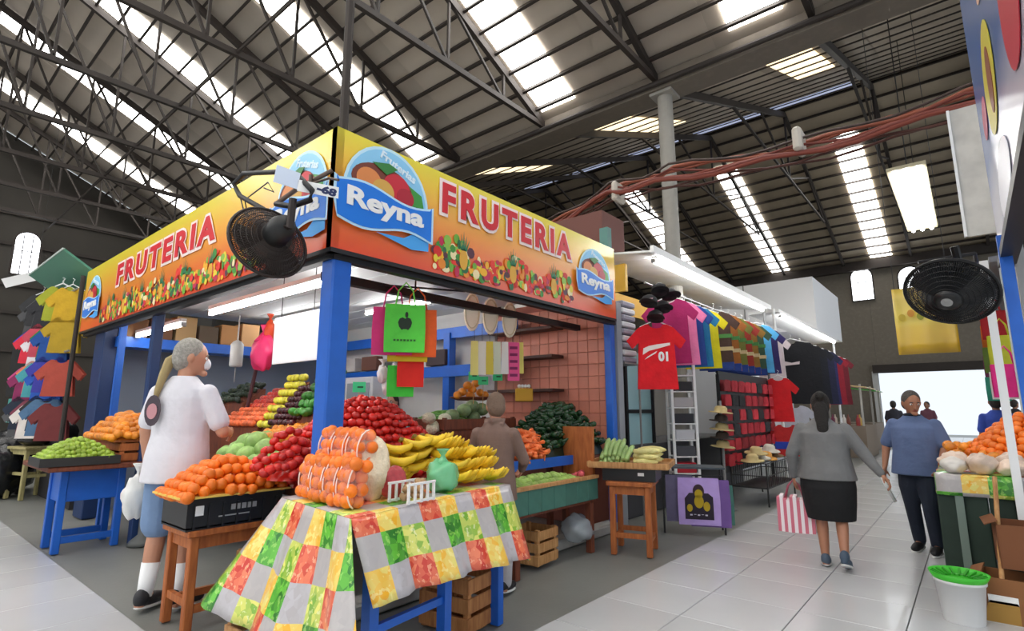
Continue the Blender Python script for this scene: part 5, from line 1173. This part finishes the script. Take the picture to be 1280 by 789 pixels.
# ================================================================== LEFT SIDE DISPLAY
t = thing('blue_table', 'small blue wooden table with a brown board top beside the white-shirted customer', 'table', (-7.15, 1.66, 0))
for sx in (-.2, .2):
    for sy in (-.24, .24): MB().box((sx, sy, .39), (.065, .065, .78), ch=.006).build('leg', BLUE, t)
    MB().box((sx, 0, .63), (.03, .46, .3), ch=.004).build('apron', BLUE, t); MB().box((sx, 0, .12), (.05, .44, .06), ch=.004).build('stretcher', BLUE, t)
for sy in (-.24, .24): MB().box((0, sy, .63), (.38, .03, .3)).build('apron', BLUE, t)
MB().box((-.2, .08, .81), (1.2, .98, .05), ch=.008).build('board_top', woodD, t)
t = thing('plastic_tray', 'shallow dark tray of limes on the blue table', 'tray', (-7.0, 1.5, .837)); MB().box((0, 0, .01), (.5, .62, .02)).build('base', DARK, t)
for s in (-1, 1): MB().box((s*.25, 0, .04), (.02, .64, .08)).build('side', DARK, t); MB().box((0, s*.31, .04), (.5, .02, .08)).build('side', DARK, t)
mound(lime, 'lime', 'small yellow-green lime piled on the dark tray', 'lime', 'limes on the tray', -7.0, 1.5, .9, .23, .28, .18, .052, power=1.6, rect=True, jit=.15)
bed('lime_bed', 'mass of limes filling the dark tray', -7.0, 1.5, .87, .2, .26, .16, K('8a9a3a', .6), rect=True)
wood_crate((-7.35, 1.98, .837), 0, 1.0, .3, .2, 'brown slatted box of mangoes behind the lime tray', n=2, m=woodO)
b = MB(); b.box((0, 0, 0), (1.0, .46, .02)); o = b.build('box_lid', woodO); o.location = (-7.35, 2.0, 1.05); tag(o, 'flat board under the mango pile on the slatted box', 'board')
mound(mango, 'mango', 'orange mango piled on the brown slatted box', 'mango', 'mangoes on the box', -7.3, 2.0, 1.09, .5, .24, .24, .085, power=1.8, rect=True, jit=.2)
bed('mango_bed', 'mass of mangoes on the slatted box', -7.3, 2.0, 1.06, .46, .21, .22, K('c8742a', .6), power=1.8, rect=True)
t = thing('produce_stand', 'grey pedestal supporting the brown board behind the blue table', 'stand', (-6.75, 2.1, 0)); b = MB(); b.lathe([(.14, 0), (.12, .04), (.05, .1), (.05, .7), (.1, .782)], 16); b.build('pedestal', K('5a5c5a', .6), t, True)
# bags and stools further left
stool('bamboo-coloured stool among the black bags', (-11.6, 1.95, 0), R(15), .5, .45, .8, wood('straw_wood', srgb(150, 140, 92), srgb(180, 168, 116)), low=.35)
for k, (x, y, z, r, n_) in enumerate(((-12.0, 1.6, 0, (.4, .35, .42), 'large'), (-12.9, 1.9, 0, (.5, .4, .55), 'huge'), (-11.65, 1.95, .8, (.26, .22, .12), 'flat'), (-12.3, 2.3, .6, (.35, .3, .35), 'bulging'))): sack('garbage_bag', '%s black plastic bag piled near the bamboo-coloured stool' % n_, 'bag', (x, y, z), r, K('1a1b1e', .25), 51+k)
t = thing('clothing_stall', 'dark clothing stall with green awning beyond the long sign', 'market stall', (-11.6, 2.2, 0))
MB().box((-.4, 1.6, 1.5), (4.2, .06, 3.0)).build('back_wall', K('2a2826', .8), t); MB().box((-3.2, -.1, 2.2), (2.6, .05, 1.1)).build('black_curtain', K('101012', .9), t)
MB().box((.6, -.1, 3.35), (2.4, 1.1, .03), (R(-34), 0, 0)).build('awning', K('4f8a72', .4), t); MB().bar((-.6, -.56, 3.66), (1.8, -.56, 3.66), .03).build('awning_edge', K('b8c4be', .4), t)
for x in (-.6, 1.85): MB().tube([(x, -.3, 0), (x, -.3, 3.3)], .03).build('post', STEEL, t)
MB().tube([(-.6, -.35, 3.1), (1.85, -.35, 3.1)], .015).build('rail', GREYM, t); MB().tube([(-.6, -.35, 2.2), (1.85, -.35, 2.2)], .015).build('rail', GREYM, t)
MB().box((.7, .3, .45), (2.2, .8, .9)).build('counter', K('2c2a2c', .8), t); MB().box((-3.2, -.05, 1.35), (2.4, .05, .5)).build('sign_cloth', K('4a9a92', .6), t)
jc = [('4a4a4c', 'charcoal'), ('343436', 'dark grey'), ('6a6868', 'mid grey'), ('2c2c30', 'black'), ('b8b81e', 'yellow-green'), ('9aa02a', 'olive yellow'), ('c8a020', 'mustard'),
      ('2440b0', 'royal blue'), ('d02c40', 'cherry red'), ('e2dce0', 'white'), ('c8485a', 'coral red'), ('1c7a34', 'grass green'), ('1f4f9a', 'cobalt blue'), ('a88a1e', 'ochre'),
      ('c04a80', 'magenta'), ('8a2a5a', 'plum'), ('d87a4a', 'salmon'), ('4aa0a8', 'aqua'), ('2a5ab8', 'bright blue'), ('3a3a9a', 'violet blue'), ('b04a3a', 'rust'),
      ('5a5a5c', 'ash grey'), ('222a3a', 'ink blue'), ('7a3a4a', 'burgundy'), ('d8d0c8', 'bone'), ('2a2a2c', 'soot black'), ('4a6a8a', 'denim blue'), ('6a2a2a', 'oxblood')]
for k, (c, n_) in enumerate(jc):
    i, j = k % 7, k//7
    tee('%s jersey hanging in the stall beyond the long sign' % n_, (-12.1+i*.35, 1.84-.05*(i % 2), 2.62-j*.56+.06*((k*5) % 3)), R(48), c, w=.4, h=.52, hanger=j < 2, name='jersey')
t = thing('strip_banner', 'slanted white strip banner under the arched window', 'banner', PX(27, 349, -20)); MB().box((0, 0, 0), (.03, .8, .26), (R(28), 0, 0)).build('cloth', K('f2f2f2', .6), t); MB().bar((0, .3, .1), (0, .3, 5.2), .01).build('cord', DARK, t)
# dark stalls closing the view behind
for x, y, w_, d_, h_, c, n_ in ((-16.5, 6, 6, 3, 3.0, '3a3836', 'low dark stall block by the gable with the arched window'), (-8.8, 10.5, 5.5, 3.5, 3.0, '46413c', 'dark stall block behind the fruit stall'), (-9.2, 19, 6, 8, 3.2, '4c4842', 'dark stall block behind the white kiosk')):
    t = thing('stall_block', n_, 'market stall', (x, y, 0)); MB().box((0, 0, h_/2), (w_, d_, h_)).build('walls', K(c, .8), t); MB().box((0, 0, h_+.05), (w_+.3, d_+.3, .08)).build('roof', K('55504a', .7), t)
    for k in range(4): MB().box((-w_/2+w_*(k+.5)/4, -d_/2-.02, 1.3), (w_/4-.2, .03, 1.9)).build('shutter', K('5a5a5c', .5), t)

# ================================================================== RIGHT-HAND STALL
t = thing('produce_table', 'table with a dark green skirt and print-cloth edge beside the bucket', 'table', (.55, 6.35, 0))
MB().box((0, 0, .85), (1.6, 1.7, .04)).build('top', woodD, t)
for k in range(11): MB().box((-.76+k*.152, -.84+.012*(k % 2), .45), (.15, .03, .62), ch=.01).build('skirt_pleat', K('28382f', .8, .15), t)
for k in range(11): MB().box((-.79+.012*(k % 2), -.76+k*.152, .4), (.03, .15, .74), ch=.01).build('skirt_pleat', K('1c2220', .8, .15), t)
for sx in (-.72, .72):
    for sy in (-.75, .75): MB().box((sx, sy, .42), (.06, .06, .83)).build('leg', woodD, t)
MB().box((-.7, -.87, .4), (.05, .02, .78)).build('front_post', K('6f7f76', .5), t)
b = MB(); b.grid(lambda i, j: Vector((-.83+1.66*i, -.875-.01*math.sin(i*30), .875-.15*j)), 24, 4, lambda i, j: (i*1.66, j*.15+.03)); b.grid(lambda i, j: Vector((-.83-.01*math.sin(i*30), -.875+1.7*i, .875-.15*j)), 24, 4, lambda i, j: (i*1.66+.4, j*.15+.03)); b.grid(lambda i, j: Vector((-.83+1.66*i, -.875+1.72*j, .876)), 4, 4, lambda i, j: (i*1.6, j*1.6))
o = b.build('tablecloth', patch_mat(), None, True); o.location = (.55, 6.35, .006); tag(o, 'grey fruit-print cloth over the green-skirted table edge', 'tablecloth'); md = o.modifiers.new('thick', 'SOLIDIFY'); md.thickness = .004
GR = 'oranges on the green-skirted table'
mound(orange, 'orange', 'orange in the heap on the green-skirted table', 'orange', GR, .33, 6.35, .98, .42, .42, .36, .075, power=1.4, jit=.15, face=True)
bed('orange_bed', 'mass of oranges on the green-skirted table', .33, 6.35, .9, .4, .4, .4, ORG, power=1.4)
for k in range(18): tag(inst('mango', mango, (-.12+rnd.uniform(-.1, .22), 6.1+rnd.uniform(-.3, .6), .95+.05*(k % 3)), (k, 0, k), scale=1.1), 'yellowish mango beside the oranges on the green-skirted table', 'mango', 'mangoes on the green-skirted table')
pkc = M('clear_pack', srgb(228, 204, 186), .3, var=.2, scale=12, bump=.4, bscale=20)
for k in range(9): sack('food_pack', 'plastic-wrapped pale pack at the front of the green-skirted table, %s along its edge' % ['first', 'second', 'third', 'fourth', 'fifth', 'sixth', 'seventh', 'eighth', 'ninth'][k], 'pack', (-.16+(k % 5)*.17, 5.62+(k//5)*.2, .89), (.085, .1, .06+.02*(k % 2)), pkc if k % 3 else K('d8d2ca', .3, .1), 60+k, rz=k)
for k, (x, y, z, c, n_) in enumerate(((.1, 5.75, 0, '8a5a34', 'brown'), (.5, 5.8, 0, '9c6a3e', 'tan'), (.2, 5.85, .33, '7a4a2c', 'dark brown'))):
    t = thing('cardboard_box', '%s open cardboard box in front of the green skirt' % n_, 'box', (x, y-.62, z), R(4*k-4))
    for s in (-1, 1): MB().box((s*.17, 0, .14), (.01, .3, .28)).build('side', K(c, .8), t); MB().box((0, s*.15, .14), (.34, .01, .28)).build('side', K(c, .8), t); MB().box((s*.2, 0, .29), (.08, .3, .008), (0, R(25*s), 0)).build('flap', K(c, .8), t)
    MB().box((0, 0, .01), (.33, .29, .02)).build('base', K(c, .8), t)
t = thing('bucket', 'white plastic bucket with a bright green basket on top', 'bucket', (-.19, 4.86, 0)); b = MB(); b.lathe([(.105, 0), (.11, .01), (.135, .25), (.143, .25), (.143, .27), (.13, .27), (.1, .02), (0, .02)], 24); b.build('pail', K('dcdcdc', .45), t, True)
b = MB(); b.lathe([(.13, .25), (.15, .28), (.165, .31), (.158, .31), (.135, .27), (0, .26)], 24); b.build('basket_rim', K('3fbf2e', .4), t, True)
for k in range(20): a = 2*PI*k/20; MB().bar((.08*math.cos(a), .08*math.sin(a), .275), (.15*math.cos(a), .15*math.sin(a), .3), .012).build('basket_rib', K('2f9a24', .4), t)
t = thing('broom', 'wooden-handled broom leaning against the green-skirted table', 'broom', (.02, 5.0, 0)); MB().tube([(0, 0, .14), (.05, .34, .9)], .014).build('handle', woodL, t); b = MB(); b.prism([(-.12, 0), (.12, 0), (.07, .14), (-.07, .14)], .05, (Vector((0, .025, 0)), X, Z, -Y)); b.build('bristles', K('a8803e', .9), t); MB().box((0, 0, .15), (.15, .05, .05)).build('head_block', WHITE, t)
# posts, fan, panel, sign
t = thing('stall_post', 'thin white metal post beside the large black fan', 'post', (.19, 5.42, 0)); MB().box((0, 0, 1.25), (.05, .05, 2.5)).build('tube', WHITE, t); MB().box((0, 0, .01), (.12, .12, .02)).build('foot_plate', GREYM, t)
t = thing('stall_post', 'slim blue metal post next to the thin white one', 'post', (.3, 5.1, 0)); MB().box((0, 0, 1.3), (.07, .07, 2.6)).build('tube', BLUE, t); MB().box((0, 0, .01), (.14, .14, .02)).build('foot_plate', GREYM, t)
fc = PY(1188, 365, 4.3)
rf = fan('large black caged fan on a bracket by the thin white post', fc, (-.2, -.72, -.66), .235, '141416', '0e0e10', dense=1)
t = thing('fan_arm', 'black bracket arm holding the large black fan', 'bracket', fc+Vector((.05, .35, .05))); MB().tube([(-.05, -.2, .1), (.05, .1, .16), (.13, .72, .12)], .018).build('arm', BLACK, t); MB().tube([(-.2, -.1, .22), (.1, .0, .25), (.13, .75, .2)], .012).build('arm', BLACK, t); MB().box((.13, .74, .15), (.09, .12, .18)).build('clamp', K('3a2a24', .5), t)
q0, q1 = PY(1186, 140, 6.0), PY(1240, 292, 6.0)
t = thing('tin_sheet', 'tall grey-white metal sheet beside the blue billboard', 'metal sheet', (q0.x+.14, 6.0, 0)); zc = (q0.z+q1.z)/2; MB().box((0, 0, zc), (.3, .03, q0.z-q1.z)).build('sheet', M('stained_panel', srgb(186, 182, 174), .6, var=.25, scale=5), t); MB().box((-.15, -.01, zc), (.02, .05, q0.z-q1.z)).build('edge', WHITE, t); MB().box((.13, .04, q0.z/2), (.03, .03, q0.z)).build('mast', GREYM, t)
t = thing('billboard', 'blue billboard with yellow and red prints above the bucket and broom', 'sign', (.3, 3.9, 2.5))
lf = (Vector((0, 0, 0)), -Y, Z, -X)
out = [(-1.75, .5), (-1.7, .22), (-1.55, .06), (-1.35, 0), (2.0, 0), (2.0, 2.3), (-1.75, 2.3)]
b = MB(); b.prism(out, .05, lf, -.05); b.build('panel', ramp_z('billboard_print_glare', [(0, srgb(215, 212, 225)), (.18, srgb(190, 190, 215)), (.32, srgb(44, 96, 176)), (1, srgb(50, 110, 190))], 0, 2.3), t)  # pale lower end of the ramp paints white glare over the blue
for (u_, v_, ru, rv, hx, of) in ((-.25, .85, .42, .32, 'cfc23a', .004), (-.15, .8, .15, .2, '8a4a2a', .008), (1.1, .6, .35, .35, 'b8243a', .004), (-1.0, .92, .22, .14, 'c86a80', .004), (-.3, .22, .5, .2, 'e6e8f2', .004), (.2, 1.35, .4, .12, 'd8a890', .004)):  # the low whitish oval is painted glare, the others are print
    b = MB(); b.prism(ell(u_, v_, ru, rv), .003, lf, of); b.build('print_and_glare', K(hx, .4), t)
MB().box((0.02, -.2, -.03), (.1, 3.5, .06)).build('bottom_rail', K('1c1c22', .5), t)
t2 = thing('billboard_support', 'grey steel legs carrying the blue billboard', 'support', (.39, 3.9, 0))
for y in (1.5, -1.6): MB().box((0, y, 2.4), (.06, .06, 4.8)).build('leg', GREYM, t2)
p0, p1 = PY(1115, 362, 9), PY(1200, 440, 9)
t = thing('yellow_banner', 'yellow printed banner hanging above the aisle behind the black fan', 'banner', ((p0.x+p1.x)/2, 9, p1.z)); w_, h_ = p1.x-p0.x+.02, p0.z-p1.z
b = MB(); b.grid(lambda i, j: Vector((-w_/2+w_*i, .02*math.sin(i*9), h_*j)), 16, 6); o = b.build('cloth', ramp_z('banner_print', [(0, srgb(214, 172, 40)), (.4, srgb(222, 188, 60)), (.5, srgb(228, 206, 80)), (1, srgb(206, 176, 70))], 0, .9), t, True); md = o.modifiers.new('t', 'SOLIDIFY'); md.thickness = .004
lf = (Vector((0, -.03, 0)), X, Z, -Y)
for k in range(6): b = MB(); b.prism(ell(-.24+k*.1, .5+.05*(k % 2), .04, .05, 12), .002, lf); b.build('fruit_print', K(['b8a030', 'c88a30', '9a9a30', 'd8b04a', 'b86a3a', 'd8c860'][k], .6), t)
for s in (-1, 1): MB().bar((s*w_/2*.9, 0, h_), (s*w_/2*.9, 0, h_+4.5), .008).build('cord', DARK, t)
# hung fluorescent fixture
t = thing('ceiling_fixture', 'big white fluorescent fixture hanging over the aisle', 'lamp', (-.38, 11.8, 5.0))
MB().box((0, 0, .07), (.5, 3.8, .05)).build('housing', K('c2b898', .5), t)
for k in range(3): MB().tube([(-.15+k*.15, -1.8, .02), (-.15+k*.15, 1.8, .02)], .035, 8).build('glass_tube', LAMP, t, True)
for y in (-1.5, 1.5): MB().bar((0, y, .1), (0, y, 3.2 if y < 0 else 4.3), .015).build('rod', DARK, t)
# goods hung and stacked in the far right stall
t = thing('far_stall', 'dim stall with shelves behind the orange heap', 'market stall', (1.3, 9.6, 0)); MB().box((.4, 0, 1.5), (1.2, 4.4, 3.0)).build('walls', K('3e3a38', .8), t); MB().box((-.3, 0, 2.9), (1.4, 4.6, .06)).build('canopy', K('6a6a70', .6), t)
for k in range(3): MB().box((-.35, 0, .7+k*.6), (.4, 4.2, .03)).build('shelf_board', K('5a4a40', .7), t)
for y in (-2.1, 2.1): MB().box((-.9, y, 1.45), (.05, .05, 2.9)).build('post', K('b8c0c0', .5), t)
hg = [('e0308a', 'hot pink'), ('c8cc3a', 'lime yellow'), ('b8282e', 'red'), ('e6e4e0', 'white'), ('7a9a4a', 'leaf green'), ('d8742a', 'orange'), ('40a890', 'turquoise'), ('8a3a6a', 'violet')]
for k, (c, n_) in enumerate(hg): tote('%s bag hanging at the dim stall behind the oranges' % n_, (.32+.02*(k % 2), 7.6+.5*k, 1.5+.35*(k % 3)), R(15), .26, .34, c)
# ================================================================== FAR END OF THE AISLE
def far_stall(x, y, aw, label, goods):
    t = thing('far_stall', label, 'market stall', (x, y, 0)); MB().box((0, 0, .45), (1.4, 2.2, .9)).build('counter', K('8a7a6a', .7), t)
    for sy in (-1.05, 1.05):
        for sx in (-.65, .65): MB().box((sx, sy, 1.05), (.05, .05, 2.1)).build('post', K('b0aca4', .6), t)
    for k in range(6): MB().box((0, -.95+k*.38, 2.12), (1.6, .36, .03), (0, R(8), 0)).build('awning_strip', K(aw if k % 2 == 0 else 'e8dcc0', .7), t)
    bm_ = MB().lathe([(.05, 0), (.055, .02), (.055, .2), (.02, .26), (.02, .32)], 10)
    for k, c in enumerate(goods): tag(inst('jar', bm_.mesh('jar', K(c[0], .4), True), (x+.5-(k % 3)*.35, y-.9+.36*(k//2), .9)), '%s jar on the counter of the %s' % (c[1], 'beige-awning stall' if x < 0 else 'green stall'), 'jar')
far_stall(-3.1, 19.8, 'd8b884', 'small stall with a beige striped awning along the aisle', [('a83a3a', 'red'), ('e8e0d8', 'white'), ('7a2a4a', 'wine'), ('c8a04a', 'honey'), ('8a4a3a', 'brown'), ('d8c8b8', 'cream')])
far_stall(-3.3, 23.6, '3fae3e', 'small stall with a green striped awning near the exit', [])
far_stall(1.9, 17, '7a7a80', 'small stall with a grey awning beyond the dim shelves', [('4a8a3a', 'green'), ('c88a2a', 'amber')])
far_stall(1.9, 22, '8a8478', 'small stall with a taupe awning beside the exit', [])
for k, (x, y, c, n_) in enumerate(((-1.9, 21, '3a3a44', 'dark'), (-1.2, 24, '7a4a5a', 'mauve'), (.9, 20.5, '2a2a30', 'black'))):
    person('shopper in a %s top near the bright exit' % n_, (x, y, 0), R(160*k), .95, '9a6a50', '2a2420', w=1.05, top=('tee', c, .5), bottom=('trousers', '2a2c34'), vox=.02)
